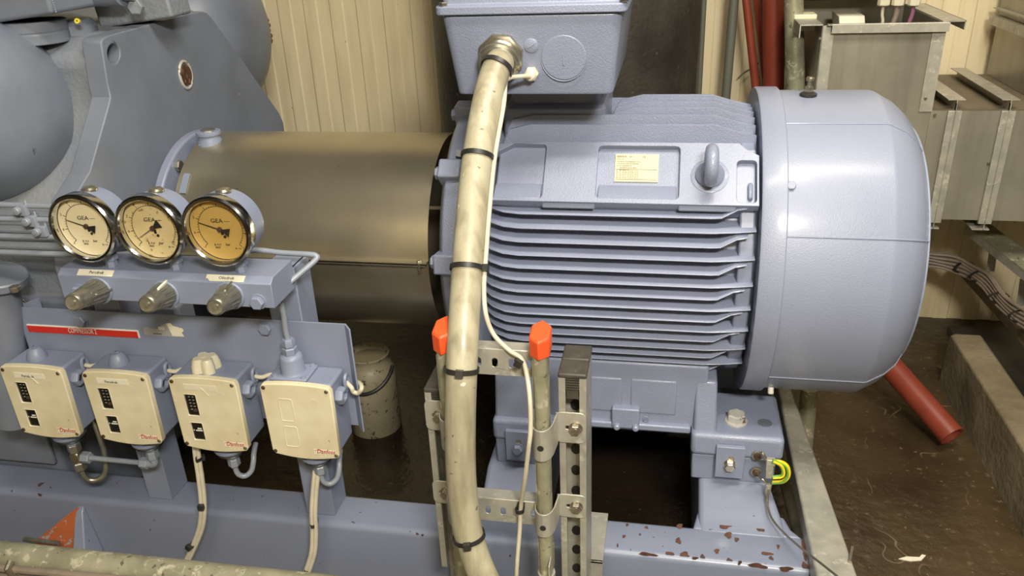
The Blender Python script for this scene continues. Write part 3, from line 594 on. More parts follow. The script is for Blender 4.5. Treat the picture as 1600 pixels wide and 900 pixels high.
for (px0, py0, px1, py1), s_, lab in (((121.5, 425.5, 176.5, 428), 'Persdruk', 'ivory paper strip'), ((321.5, 432.5, 382, 435.5), 'Oliedruk', 'torn ivory paper strip')):
    a_, c_ = P(px0, py0, y=MY+.005), P(px1, py1, y=MY+.005); nn = X.cross(tilt); zc = (zf1+zt)/2
    cc = V((a_.x+c_.x)/2, MY+.006, zc)+nn*.0006
    b = MB()
    hw = (c_.x-a_.x)/2; hh = .0062
    if s_ == 'Persdruk': b.obox(cc, X*hw, tilt*hh, nn*.0004)
    else: b.prism([(-hw, hh), (-hw, -hh*.3), (-hw*.93, -hh*.1), (-hw*.85, -hh*.5), (-hw*.76, -hh), (hw*.98, -hh), (hw, hh)], cc, X, tilt, nn*.0006)
    o = b.build('paper_label', label_m, man, smooth=False, label=lab+' stuck to the bevel'); text(s_, .0078, ink, cc+nn*.0008-X*.012-tilt*.002, X, tilt, o)
caps = []
for k, ((bx_, by_), (tx_, ty_)) in enumerate((((155, 453), (113, 473)), ((259, 459), (229, 476)), ((360, 461), (336, 480)))):
    q = P(bx_, by_, y=MY); t_ = P(tx_, ty_, y=MY-.085 if k == 0 else MY-.068); ax = (t_-q).normalized(); L_ = (t_-q).length
    v = thing('shutoff_valve', ('oily metal screw cap on the manifold under the left gauge, pointing left', 'oily metal screw cap on the manifold under the middle gauge', 'oily metal screw cap on the manifold under the right gauge')[k], 'valve', q, 'capped valves on the manifold')
    b = MB(); b.lathe([(.026, 0), (.026, .0025), (.0245, .004)], q, -Y, 36); b.build('cap_flange', blue_sw, v, .0004)
    b = MB(); b.lathe([(.0215, .002), (.0215, .010), (.0185, .022), (.0165, L_*.62), (.0165, L_*.66), (.0155, L_*.68), (.0155, L_*.9), (.0145, L_*.97), (.012, L_), (.0115, L_-.001), (.0045, L_-.0015), (.0045, L_+.001), (.0, L_+.001)], q, ax, 32, caps=False)
    cap = b.build('cap_body', spindle_m, v, ang=40)
    x_, y_, _ = frame(ax); b = MB()
    for j in range(14):
        a = 2*math.pi*j/14; u = x_*math.cos(a)+y_*math.sin(a); b.tube([q+ax*.008+u*.0205, q+ax*.022+u*.0182, q+ax*(L_*.6)+u*.0165], [.0022, .0022, .001], 6)
    b.build('cap_fluting', spindle_m, cap)
    a = (1.2, 1.75, 1.95)[k]; u = X*.3+Z*.95 if k else X*.9+Z*.1
    u = (u-ax*u.dot(ax)).normalized(); s2 = ax.cross(u)
    b = MB(); b.hexa([q+ax*.004+u*.020-s2*.0022, q+ax*.004+u*.020+s2*.0022, q+ax*(L_*.55)+u*.014+s2*.0022, q+ax*(L_*.55)+u*.014-s2*.0022,
                      q+ax*.006+u*.027-s2*.0018, q+ax*.006+u*.027+s2*.0018, q+ax*(L_*.5)+u*.020+s2*.0018, q+ax*(L_*.5)+u*.020-s2*.0018]); b.build('pointer_rib', label_m if k == 1 else nickel, v, .0005)

# ================================================================ pressure gauges
def gauge(px, py, lab, face, needle_deg, ticks_extra):
    gy = 1.118; c = P(px, py, y=gy); GR_ = .0605
    g = thing('pressure_gauge', lab, 'gauge', (c.x, c.y+.02, c.z-.075), 'pressure gauges on the manifold')
    b = MB(); b.lathe([(.0, .062), (.045, .062), (.0555, .054), (.0565, .048), (.0565, .0155), (.0, .0155)], c, Y, 56, caps=False); b.build('case', blue_sw, g)
    b = MB(); b.lathe([(.0525, .006), (.0515, -.001), (.0535, -.0045), (.0575, -.005), (.0605, -.002), (.0605, .014), (.0585, .017), (.0555, .017), (.0525, .006)], c, Y, 64, caps=False); b.build('bezel', chrome, g)
    b = MB(); b.lathe([(.0, .0125), (.0535, .0125), (.0535, .013), (.0, .013)], c, Y, 56, caps=False); f = b.build('dial', face, g)
    b = MB(); b.lathe([(.0, .002), (.0528, .002), (.0528, .003), (.0, .003)], c, Y, 48, caps=False); b.build('dial_glass', glass, g)
    fc_ = c+Y*.0123; U = lambda a: V(-math.sin(R(a)), 0, math.cos(R(a)))   # a: degrees anticlockwise from straight up
    b = MB(); rt_ = .0385
    arc = [fc_+U(-a)*rt_ for a in range(-133, 134, 4)]
    b.tube(arc, .00045, 5)
    for k in range(41):
        a = -133+266*k/40; L_ = .0055 if k % 5 == 0 else .0022
        b.tube([fc_+U(-a)*rt_, fc_+U(-a)*(rt_+L_)], .0006 if k % 5 == 0 else .0004, 4)
    b.build('scale', ink, f, smooth=False)
    for k, s_ in enumerate(('-1', '0', '2', '4', '6', '8', '10', '12', '14')[:9]):
        a = -133+266*k/8; text(s_, .0062, ink, fc_+U(-a)*(rt_+.0092)-X*.002-Z*.002-Y*.0001, X, Z, f)
    text('GEA', .0100, ink, fc_+V(-.0150, -.0002, .0108), X, Z, f, sx=1.15)
    b = MB(); b.bx(fc_.x+.009, fc_.x+.019, fc_.y-.0003, fc_.y, fc_.z+.013, fc_.z+.0136); b.build('fine_print', ink, f)
    text('R 717', .0052, ink, fc_+V(-.0165, -.0002, -.0300), X, Z, f); text('bar', .0062, ink, fc_+V(.004, -.0002, -.0290), X, Z, f); text('NH3', .0045, ink, fc_+V(-.0155, -.0002, -.0345), X, Z, f); text('kl. 1.6', .0042, ink, fc_+V(.020, -.0002, -.0345), X, Z, f)
    u = U(needle_deg); s_ = Y.cross(u); h = fc_-Y*.003
    b = MB(); b.prism([(-.0009, 0), (-.0003, .037), (.0003, .037), (.0009, 0), (.0016, -.004), (.0075, -.017), (-.0075, -.017), (-.0016, -.004)], h, s_, u, -Y*.0008); b.build('needle', ink if not ticks_extra == 2 else mat('worn_needle', (.16, .11, .05), .6), g, smooth=False)
    if ticks_extra == 2:
        b = MB(); b.prism([(.0016, -.003), (.0075, -.017), (-.0075, -.017), (-.0016, -.003)], h-Y*.0003, s_, u, -Y*.0008); b.build('needle_tail', ink, g, smooth=False)
    b = MB(); b.lathe([(.0045, 0), (.004, .003)], fc_-Y*.002, -Y, 20); b.build('needle_hub', rust_dark, g)
    b = MB(); q = fc_+V(.0055, -.0003, -.0135); b.lathe([(.0025, 0), (.0025, .0006)], q, -Y, 14); b.obox(fc_+V(.002, -.0006, -.0065), X*.002, Y*.0006, Z*.0035); b.build('stop_pin', ink, f)
    b = MB(); b.lathe([(.013, -.004), (.013, .002), (.010, .005), (.004, .006)], c+V(.004, .036, .0560), Z, 24); b.build('vent_plug', nickel, g)
    b = MB(); b.lathe([(.010, 0), (.010, .012), (.013, .013), (.013, .024)], V(c.x+.010, c.y+.034, zt), Z, 6); b.build('stem_nut', blue_sw, g, .0006)
gauge(128.5, 357, 'left pressure gauge with clean pale dial and needle pointing left', dial_m, 72, 0)
gauge(233, 360, 'middle pressure gauge with speckled dial and needle pointing down left', dial_spot, 122, 2)
gauge(338.5, 362, 'right pressure gauge with dark amber dial and needle pointing left', dial_amber, 72, 0)

# ================================================================ switch panel plate with its stickers
PY = 1.232
pz = P(300, 494, y=PY).z; px0, px1 = P(25, 482, y=PY).x, P(541, 505, y=PY).x; pzb = P(560, 665, y=PY).z
b = MB(); t = .003
b.prism([(px0, 0), (px1-.004, 0), (px1+.012, -.020), (px1+.0145, -.018), (px1-.002, .003), (px0, .003)], (0, PY, pzb), X, Y, Z*(pz-pzb))
b.hexa([(px0-.001, PY, pzb), (px0+.002, PY, pzb), (px0+.018, PY+.045, pzb+.02), (px0+.015, PY+.045, pzb+.02), (px0-.001, PY, pz), (px0+.002, PY, pz), (px0+.018, PY+.045, pz), (px0+.015, PY+.045, pz)])
sp_ = b.build('instrument_panel', blue_sw, None, .0008); tag(sp_, 'long blue sheet panel with folded ends carrying four pressure switches', 'panel')
for px, py, lab in ((128, 500, 'blue hex bolt at the top left of the switch panel'), (416, 512, 'blue hex bolt at the top right of the switch panel')):
    q = P(px, py, y=PY); b = MB(); b.lathe([(.0145, 0), (.0145, .0015)], q, -Y, 24); b.hexhead(q-Y*.0015, -Y, .0125, .009); tag(b.build('panel_bolt', blue_sw), lab, 'bolt', 'panel bolts')
q = P(109, 475, y=PY-.003); b = MB(); b.hexhead(q+Y*.05, -Y, .011, .04); tag(b.build('stud_nut', bolt_m), 'small zinc stud nut below the left end of the manifold', 'bolt')
# COMPRESSOR 2 sign
sa, sb, sc1 = P(42, 505, y=PY), P(216, 513, y=PY), P(216, 527.5, y=PY)
b = MB(); b.bx(sa.x, sb.x, PY-.0022, PY-.0002, sc1.z, sa.z-.001); sg_ = tag(b.build('name_sign', sign_white, None, .0004), 'red engraved sign reading COMPRESSOR 2 with white edge', 'sign')
b = MB(); b.bx(sa.x+.0008, sb.x-.003, PY-.0028, PY-.0022, sc1.z+.0006, sa.z-.0038); b.build('red_face', sign_red, sg_)
q = P(107, 518.7, y=PY-.003); text('COMPRESSOR 2', .0150, white_ink, V(q.x, PY-.0031, sc1.z+.0040), X, Z, sg_, bold=0, sx=.60)
# torn sticker
oo = P(224, 519, y=PY); s1 = .0011
def sp(px, py): q = P(px, py, y=PY); return (q.x-oo.x, q.z-oo.z)
b = MB(); b.prism([sp(*q) for q in ((224, 512), (229, 511), (238, 513), (245, 514), (249, 511), (252, 508), (257, 507), (261, 505), (266, 504.5), (270, 509), (277, 511), (280, 512), (285, 513), (287, 517), (284, 520), (288, 526), (226, 523))], oo-Y*.0001, X, Z, -Y*.0003)
st = tag(b.build('torn_sticker', label_m, None, 0, smooth=False), 'torn grey and white sticker remnant with letters beside the red sign', 'sticker')
b = MB(); b.prism([sp(*q) for q in ((224, 512), (229, 511), (238, 513), (245, 514), (249, 511), (252, 508), (257, 507), (260, 506), (270, 524.6), (226, 523))], oo-Y*.0004, X, Z, -Y*.0003); b.build('grey_print', grey_sticker, st, smooth=False)
q = P(248, 513.5, y=PY); text('ISO', .0085, white_ink, V(q.x, PY-.0010, q.z-.001), X, Z, st, bold=.0003)
b = MB(); q = P(240, 521.5, y=PY); b.bx(q.x, q.x+.018, PY-.0012, PY-.0009, q.z, q.z+.0015); b.build('fine_print', ink, st)

# ================================================================ pressure switches
SY = 1.165
sz = P(408, 595, y=SY).z; SW = P(518, 601, y=SY).x-P(408, 595, y=SY).x; SH = sz-P(427, 703, y=SY).z
def switch(x, lab, top, win, strip, hero=None):
    r = thing('pressure_switch', lab, 'pressure switch', (x+SW/2, SY+.03, sz-SH), 'pressure switches on the panel')
    b = MB(); b.bx(x+.004, x+SW-.003, SY+.002, PY-.001, sz-SH+.006, sz-.001); b.build('switch_body', blue_sw, r, .005, 3)
    out = []
    n = 12
    for k in range(n+1):
        t = k/n; out.append((x+.006+(SW-.012)*t, sz-SH-.0075*math.sin(math.pi*t)))
    out = [(x+.001, sz-SH+.008)]+out+[(x+SW-.001, sz-SH+.008), (x+SW, sz-.008), (x+SW-.005, sz-.001)]+[(x+SW-.006-(SW-.012)*k/6, sz+.003*math.sin(math.pi*k/6)) for k in range(1, 6)]+[(x+.005, sz-.001), (x, sz-.008)]
    u = lambda f: x+SW*f; v = lambda f: sz-SH*f
    holes = []
    if win: holes = [rrect(u(.185), u(.36), v(.53), v(.225), .002, 3)[::-1], rrect(u(.185), u(.36), v(.89), v(.635), .002, 3)[::-1]]
    b = MB(); b.prism(out, (0, SY+.003, 0), X, Z, -Y*.013, holes); cv = b.build('cover', cream, r, .0022, 3, ang=40)
    fy_ = SY-.010
    for fu, fv in ((.055, .05), (.945, .05), (.055, .955), (.945, .955)):
        b = MB(); b.lathe([(.0038, 0), (.0038, .0012), (.0026, .002)], (u(fu), fy_, v(fv)), -Y, 14); b.obox((u(fu), fy_-.0021, v(fv)), (X+Z)*.0022, (Z-X)*.0004, Y*.0002); b.build('cover_screw', rust_dark if (fu < .1) else bolt_m, cv)
    if win:
        for v0, v1 in ((.53, .225), (.89, .635)):
            b = MB(); b.bx(u(.18), u(.365), SY-.0075, SY-.004, v(v0)-.001, v(v1)+.001); wn = b.build('scale_window', black_win, cv)
            b = MB()
            if v0 < .6:
                for i in range(5):
                    for j in range(2): b.bx(u(.235+.055*j), u(.262+.055*j), SY-.0081, SY-.0075, v(.27+.045*i), v(.262+.045*i))
                b.build('scale_print', mat('dim_print', (.35, .33, .25), .6), wn, smooth=False)
                b = MB(); b.lathe([(.004, 0), (.0035, .001)], (u(.30), SY-.0075, v(.46)), -Y, 12); b.build('adjuster', rust_dark, wn)
            else:
                b.bx(u(.265), u(.325), SY-.0081, SY-.0075, v(.735), v(.718)); b.bx(u(.235), u(.335), SY-.0081, SY-.0075, v(.765), v(.748)); b.bx(u(.20), u(.21), SY-.0081, SY-.0075, v(.765), v(.745))
                b.build('reset_print', white_ink, wn, smooth=False)
        b = MB()
        for v0, v1 in ((.53, .225), (.89, .635)):
            b.tube([(a_, fy_, c_) for a_, c_ in rrect(u(.18), u(.365), v(v0)-.0008, v(v1)+.0008, .002, 3)], .0008, 6, True)
        b.build('window_rim', cream_knob, cv)
    else:
        b = MB()
        for v0, v1 in ((.50, .19), (.87, .58)):
            b.tube([(a_, fy_, c_) for a_, c_ in rrect(u(.24), u(.43), v(v0), v(v1), .003, 3)], .0008, 6, True)
        b.build('blank_window_rim', cream_knob, cv)
    if strip:
        b = MB(); b.bx(u(.22), u(.70), fy_-.0006, fy_, v(.15), v(.075)); pl = b.build('paper_label', label_m if strip != 2 else mat('worn_label_clear', (.72, .67, .50), .5), cv)
        if strip in (1, 3): text('Persdruk', .0075, ink, V(u(.34), fy_-.0008, v(.135)), X, Z, pl)
        if strip in (1, 2):
            b = MB(); b.tube([(u(.47), fy_-.001, v(.11)), (u(.52), fy_-.001, v(.16)), (u(.57), fy_-.0008, v(.22))], .0007, 5); b.build('tear', cream_knob, pl)
    b = MB(); b.bx(u(.71), u(.80), fy_-.0003, fy_, v(.225), v(.165)); b.build('mark', cream_knob, cv)
    b = MB(); b.bx(u(.63), u(.93), fy_-.0003, fy_, v(.955), v(.885)); lg = b.build('logo_field', label_m, cv)
    t_ = text('Danfoss', .0140, ink_red, V(u(.665), fy_-.0006, v(.94)), X+Z*.02, Z+X*.25, lg, sx=.80, bold=.0001)
    b = MB(); b.tube([(u(.64), fy_-.0004, v(.905)), (u(.67), fy_-.0004, v(.892)), (u(.72), fy_-.0004, v(.890)), (u(.76), fy_-.0004, v(.900))], .0005, 5); b.build('logo_swash', ink_red, lg)
    for k in range(6):
        b = MB(); b.bx(u(.72+.028*k), u(.735+.028*k), fy_-.0003, fy_, v(.975), v(.985)); b.build('embossed_letter', label_m, cv) if k % 2 == 0 else b.b.free()
    # cable gland and clamp on the right-hand side
    gx = x+SW-.003; gz = sz-SH*.17; gy = SY+.030
    b = MB(); b.lathe([(.009, .000), (.0165, .000), (.0175, .006), (.0165, .012), (.014, .015), (.009, .015), (.009, .0)], (gx, gy-.006, gz-.010), X, 6, caps=False); b.lathe([(.0, .006), (.009, .006)], (gx, gy-.006, gz-.010), X, 16, caps=False); gl = b.build('gland', blue_sw, r, .001)
    b = MB(); b.tube([V(gx+.013, gy+.012, gz+.010)+V(.0, math.cos(a)*.008, math.sin(a)*.014) for a in [2*math.pi*k/20 for k in range(20)]], .0035, 8, True); b.tube([(gx, gy+.010, gz-.008), (gx+.013, gy+.008, gz-.004)], .006, 10); b.build('gland_ring', blue_sw, gl)
    b = MB(); b.lathe([(.0, 0), (.0092, 0)], (gx+.0075, gy-.006, gz-.010), X, 16, caps=False); b.build('gland_bore', black, gl)  # black disc paints the shade down the bore
    # bellows connection underneath
    bxm = x+SW*.50; by = SY+.034; bz = sz-SH-.024
    b = MB(); b.lathe([(.032, .002), (.032, -.004), (.026, -.012), (.018, -.018)], (bxm, by, bz), Z, 32); b.lathe([(.028, .032), (.028, 0)], (bxm, by, bz), Z, 24); b.lathe([(.014, -.016), (.015, -.018), (.015, -.027), (.013, -.029)], (bxm, by, bz), Z, 6); b.build('bellows_neck', blue_sw, r)
    b = MB(); b.lathe([(.0265, -.0122), (.0275, -.0135), (.018, -.0195)], (bxm, by, bz), Z, 32, caps=False); b.build('neck_gasket', black, r)
    # what sits on top
    tx_, ty_ = x+SW*.40, SY+.030
    if top == 'cone':
        b = MB(); b.lathe([(.019, -.001), (.0185, .006), (.0135, .019), (.009, .023), (.0, .0235)], (tx_, ty_, sz-.001), Z, 28, caps=False); tc_ = b.build('adjuster_cap', blue_sw, r)
        b = MB(); b.obox((tx_, ty_, sz+.0235), X*.006, Y*.0012, Z*.002); b.obox((tx_, ty_, sz+.0235), Y*.006, X*.0012, Z*.002); b.build('cap_slot', blue_sw, tc_)
    elif top == 'knob':
        b = MB(); rings = []
        for h, s_ in ((0, 1.08), (.012, 1.05), (.024, .92), (.028, .80)):
            rings.append([V(tx_+.004+(.026*s_*(1-.34*((1+math.cos(4*a))/2)**2))*math.cos(a), ty_+(.025*s_*(1-.34*((1+math.cos(4*a))/2)**2))*math.sin(a), sz-.002+h) for a in [2*math.pi*k/36 for k in range(36)]])
        b.loft(rings); kb = b.build('knob', cream_knob, r, ang=50, label='cream plastic three-lobed knob')
        b = MB(); b.lathe([(.007, 0), (.006, .0025)], (tx_+.002, ty_, sz+.024), Z, 16); b.build('knob_screw', cream, kb)
    else:
        cxp, cyp = tx_-.004, ty_+.000
        b = MB(); b.bx(cxp-.035, cxp+.036, cyp-.027, cyp+.030, sz-.001, sz+.006); pl = b.build('flange_plate', blue_sw, r, .003, 3)
        for dx, dy in ((-.028, -.020), (.028, -.020), (-.028, .023), (.028, .023)):
            b = MB(); b.lathe([(.005, 0), (.0045, .0025)], (cxp+dx, cyp+dy, sz+.006), Z, 14); b.build('plate_screw', blue_sw, pl)
        b = MB(); b.lathe([(.024, .005), (.0225, .008), (.0215, .010), (.0215, .036), (.019, .042), (.010, .045)], (cxp, cyp, sz), Z, 32); b.build('dome', blue_sw, pl, ang=50)
        b = MB(); b.lathe([(.012, .043), (.014, .045), (.014, .056), (.012, .058)], (cxp, cyp, sz), Z, 6); b.lathe([(.010, .058), (.0118, .060), (.0118, .072), (.010, .075)], (cxp, cyp, sz), Z, 6); b.build('union_nut', blue_sw, pl)
        return r, V(cxp, cyp, sz+.074)
    return r, V(bxm, by, bz-.029)
sx = [P(q[0], q[1], y=SY).x for q in ((4, 571), (131.5, 578), (266, 587), (408, 595))]
S1, c1 = switch(sx[0], 'leftmost pressure switch with cone cap and torn paper label', 'cone', True, 1)
S2, c2 = switch(sx[1], 'second pressure switch from left with cone cap and intact paper label', 'cone', True, 3)
S3, c3 = switch(sx[2], 'third pressure switch from left with cream plastic knob on top', 'knob', True, 2)
S4, c4 = switch(sx[3], 'rightmost pressure switch with blank windows and domed tube connector', 'conn', False, 0)
def base_of(i): return V(sx[i]+SW*.50, SY+.034, sz-SH-.024-.029)
# tube fittings underneath
def nut(b, p, ax, r=.012, L_=.016): b.lathe([(r*.85, 0), (r, .002), (r, L_-.002), (r*.85, L_)], p, ax, 6)
q1, q2 = base_of(0), base_of(1)
tee = thing('tee_fitting', 'tarnished tube tee fitting hanging under the leftmost switch', 'fitting', q1-Z*.075)
b = MB(); nut(b, q1, -Z, .0135, .020); b.build('upper_nut', spindle_m, tee)
b = MB(); b.cyl(q1-Z*.018, q1-Z*.052, .008); b.obox(q1-Z*.034, X*.010, Y*.009, Z*.010); b.build('tee_body', nickel, tee, .001)
b = MB(); nut(b, q1-Z*.046, -Z, .0135, .020); b.build('lower_nut', spindle_m, tee)
b = MB(); b.cyl(q1-Z*.034, q1-Z*.034+X*.02, .007); nut(b, q1-Z*.034+X*.012, X, .0125, .020); b.build('side_nut', tube_m, tee)
el = thing('elbow_fitting', 'grey elbow fitting hanging under the second switch from left', 'fitting', q2-Z*.045)
b = MB(); nut(b, q2, -Z, .0125, .020); b.build('upper_nut', tube_m, el)
b = MB(); b.tube(curve([q2-Z*.018, q2-Z*.030, q2-Z*.035-X*.006, q2-Z*.035-X*.02]), .0085, 12); b.build('elbow_body', tube_m, el)
b = MB(); nut(b, q2-Z*.035-X*.014, -X, .0125, .018); b.build('side_nut', tube_m, el)
b = MB(); b.tube([q1-Z*.034+X*.03, q2-Z*.035-X*.030], .0055, 12); tag(b.build('link_tube', tube_m), 'straight grey tube linking the fittings under the two left switches', 'tube')
b = MB(); b.tube(curve([q1-Z*.064, q1-Z*.08, q1+V(.006, .004, -.096), q1+V(.022, .012, -.10), q1+V(.036, .022, -.085), q1+V(.040, .03, -.05), q1+V(.036, .035, .0), q1+V(.028, .04, .04)]), .0058, 12); tag(b.build('bent_tube', spindle_m), 'dull bent tube looping from the left tee up behind the switches', 'tube')
for i, lab in ((2, 'short grey hooked tube under the third switch from left'), (3, 'short grey hooked tube under the rightmost switch')):
    q = base_of(i); r_ = thing('hooked_tube', lab, 'tube', q-Z*.06)
    b = MB(); nut(b, q, -Z, .012, .020); b.build('union_nut', tube_m, r_)
    b = MB(); b.tube(curve([q-Z*.018, q-Z*.030, q+V(.004, .0, -.042), q+V(.015, .004, -.048), q+V(.026, .012, -.040), q+V(.030, .020, -.022), q+V(.028, .03, -.01), q+V(.024, .05, .0)]), .0055, 12); b.build('hook', tube_m, r_)
# sensing tube from the connector up behind the right gauge
pts = [c4, c4+V(-.001, 0, .02), P(443, 490, y=SY+.028), P(438, 468, y=SY+.024), P(440, 455, y=SY+.022), P(452, 442, y=SY+.032), P(480, 418, y=SY+.06), P(494, 405, y=SY+.075), P(494, 400, y=SY+.078), P(484, 397.5, y=SY+.078), P(440, 395, y=SY+.075), P(405, 391, y=SY+.07), P(385, 392, y=SY+.065)]
b = MB(); b.tube(curve(pts, 5), .0052, 12); tag(b.build('sensing_tube', tube_m), 'thin grey bent tube rising from the rightmost switch to behind the gauges', 'tube')
# power cables of the switches
def cable(name, pts, r, lab, mt=cable_m, cat='cable', group=None, n=6):
    b = MB(); b.tube(curve(pts, n), r, 10); return tag(b.build(name, mt), lab, cat, group)
for i, lab in ((0, 'short cable stub between the first and second switch'), (1, 'short cable stub between the second and third switch'), (2, 'short cable stub between the third and rightmost switch')):
    g_ = V(sx[i]+SW+.010, SY+.042, sz-SH*.12); cable('switch_cable', [g_, g_+V(.014, .002, -.002), g_+V(.03, .010, .0), g_+V(.05, .018, -.01)], .0042, lab)
g_ = V(sx[3]+SW+.010, SY+.042, sz-SH*.12)
cable('switch_cable', [g_, g_+V(.012, -.008, -.006), P(552, 612, y=SY+.035), P(560, 614, y=SY+.035), P(565, 607, y=SY+.035), P(563, 600, y=SY+.05), P(556, 596, y=SY+.07)], .0042, 'cream cable curling from the rightmost switch round the panel edge')
for k, off in enumerate((0, 5.5)):
    cable('twin_cable', [P(302+off, 680, y=1.20), P(305+off, 712, y=1.19), P(310+off, 745, y=1.18), P(314+off, 785, y=1.175), P(312+off, 820, y=1.172), P(302+off*.9, 850, y=1.17), P(289+off*.8, 878, y=1.168), P(275+off*.8, 900, y=1.165)], .0046, ('left cable of the pair hanging below the third switch', 'right cable of the pair hanging below the third switch')[k], group='cables hanging in front of the beam')
    cable('twin_cable', [P(492+off, 735, y=1.20), P(489+off, 765, y=1.185), P(487+off, 800, y=1.178), P(488+off, 835, y=1.175), P(486+off, 865, y=1.17), P(476+off, 897, y=1.165)], .0046, ('left cable of the pair hanging below the rightmost switch', 'right cable of the pair hanging below the rightmost switch')[k], group='cables hanging in front of the beam')
def tie(c, ax, r, lab, head=None, rz=None, w_=.0035, group='black cable ties'):
    x_, y_, a = frame(ax); ang = head or 0
    b = MB(); rings = []
    n = 28
    for k in range(n):
        t = 2*math.pi*k/n; u = x_*math.cos(t)+y_*math.sin(t)*(rz or 1)
        rings.append([c+u*r-a*w_, c+u*(r+.0018)-a*w_, c+u*(r+.0018)+a*w_, c+u*r+a*w_])
    b.loft(rings, False, True)
    if head is not None:
        u = x_*math.cos(head)+y_*math.sin(head)*(rz or 1); s_ = a.cross(u)
        b.obox(c+u*(r+.004), u*.0045, s_*.006, a*.0055)
    return tag(b.build('cable_tie', black), lab, 'cable tie', group)
tie(P(311, 716, y=1.186), Z+X*.1, .0078, 'black tie round the cable pair just below the third switch', 2, .6)
tie(P(317, 787, y=1.176), Z, .0078, 'black tie on the left cable pair at the beam top', .3, .6)
tie(P(301, 851, y=1.170), Z+X*.45, .0078, 'black tie low on the left cable pair above the pipe', 5.8, .6)
tie(P(490, 819, y=1.178), Z, .0078, 'black tie on the right cable pair at the beam top edge', 3.4, .6)
tie(P(480, 890, y=1.168), Z+X*.3, .0078, 'black tie at the bottom of the right cable pair', 3.4, .6)

# ================================================================ cable ladder of strut channels
LY = 1.10
def channel(b, x0, y0, z0, z1, w_=.0445, d=.047, open_dir=-1, slots=True):
    t = .0025; lip = .011; ret = .006
    yb = y0+d if open_dir < 0 else y0; s = -1 if open_dir < 0 else 1       # back plate at yb
    pr_ = [(x0, yb), (x0+w_, yb), (x0+w_, yb+s*d), (x0+w_-lip, yb+s*d), (x0+w_-lip, yb+s*(d-ret)), (x0+w_-lip+t, yb+s*(d-ret)), (x0+w_-lip+t, yb+s*(d-t)), (x0+w_-t, yb+s*(d-t)), (x0+w_-t, yb+s*t),
           (x0+t, yb+s*t), (x0+t, yb+s*(d-t)), (x0+lip-t, yb+s*(d-t)), (x0+lip-t, yb+s*(d-ret)), (x0+lip, yb+s*(d-ret)), (x0+lip, yb+s*d), (x0, yb+s*d)]
    b.prism(pr_, (0, 0, z0), X, Y, Z*(z1-z0))
xr = P(872, 584, y=LY).x; zc = P(872, 584, y=LY).z
xl = P(662, 604, y=LY).x; zl = P(662, 604, y=LY).z-.004
def cap_part(par, x0, y0, z):
    b = MB(); b.bx(x0-.001, x0+.0455, y0-.001, y0+.047, z-.008, z+.001); c = b.build('end_cap', cap_dark, par, .003, 3)
    b = MB()
    for k in range(5): b.bx(x0+.011, x0+.0335, y0+.001, y0+.03, z-.011-k*.0045, z-.0085-k*.0045)
    b.bx(x0+.0125, x0+.032, y0+.004, y0+.03, z-.048, z-.008); b.build('cap_ribs', cap_dark, c)
def holes_plate(par, x0, yb, zs):
    for z in zs:
        b = MB(); b.prism(circ(x0+.022, z, .0085, 16, .011), (0, yb-.0003, 0), X, Z, -Y*.0006); b.build('oval_slot', black, par)  # black patch painted as the shade inside an open slot
s1 = thing('strut_channel', 'right galvanised strut channel with dark rubber cap, open side facing front', 'strut', (xr+.022, LY+.023, 0), 'upright strut channels')
b = MB(); channel(b, xr, LY, .0, zc-.006); b.build('channel', galv, s1, .0006); cap_part(s1, xr, LY, zc)
holes_plate(s1, xr, LY+.0447, [zc-.085-.045*k for k in range(14)])
s2 = thing('strut_channel', 'strut channel back to back behind the right front strut', 'strut', (xr+.022, LY+.071, 0), 'upright strut channels')
b = MB(); channel(b, xr, LY+.048, .0, zc-.006, open_dir=1); b.build('channel', galv, s2, .0006); cap_part(s2, xr, LY+.049, zc)
s3 = thing('strut_channel', 'short left galvanised strut channel partly hidden behind the big hose', 'strut', (xl+.022, LY+.023, zl-.45), 'upright strut channels')
zb3 = P(688, 885, y=LY).z
b = MB(); channel(b, xl, LY, zb3, zl-.006); b.build('channel', galv, s3, .0006); cap_part(s3, xl, LY, zl)
holes_plate(s3, xl, LY+.0447, [zl-.1-.045*k for k in range(6)])
s4 = thing('strut_channel', 'strut channel back to back behind the left front strut', 'strut', (xl+.022, LY+.071, 0), 'upright strut channels')
b = MB(); channel(b, xl, LY+.048, .0, zl-.006, open_dir=1); b.build('channel', galv, s4, .0006); cap_part(s4, xl, LY+.049, zl)
# side rails with orange caps
RY = 1.062
def rail(px, py, lab, dx=0):
    q = P(px, py, y=RY); x = q.x+dx; zt_ = q.z
    r = thing('ladder_rail', lab, 'ladder rail', (x, RY, 0), 'ladder rails with orange caps')
    b = MB(); pts = rrect(x-.0115, x+.0115, RY-.012, RY+.022, .009, 5); b.prism(pts, (0, 0, 0), X, Y, Z*(zt_-.01)); b.bx(x-.0125, x-.0105, RY-.004, RY+.002, .01, zt_-.03); b.build('rail_profile', galv_pipe, r, ang=50)
    def hexr(s, z, dz=0): return [V(x+a*s, RY+.006+c*s, z+dz*c) for a, c in ((0, -.024), (.0155, -.012), (.0155, .016), (0, .030), (-.0155, .016), (-.0155, -.012))]
    b = MB(); b.loft([hexr(1, zt_-.020, .12), hexr(1.02, zt_+.012, .2), hexr(.9, zt_+.015, .22)]); b.build('orange_cap', orange, r, .002, 3, label='bright orange plastic end cap')
    return x, zt_
xR, zR = rail(843.5, 535, 'right ladder rail with orange plastic cap beside the strut')
xL, zL = rail(691, 527, 'left ladder rail with orange plastic cap half behind the hose', .001)
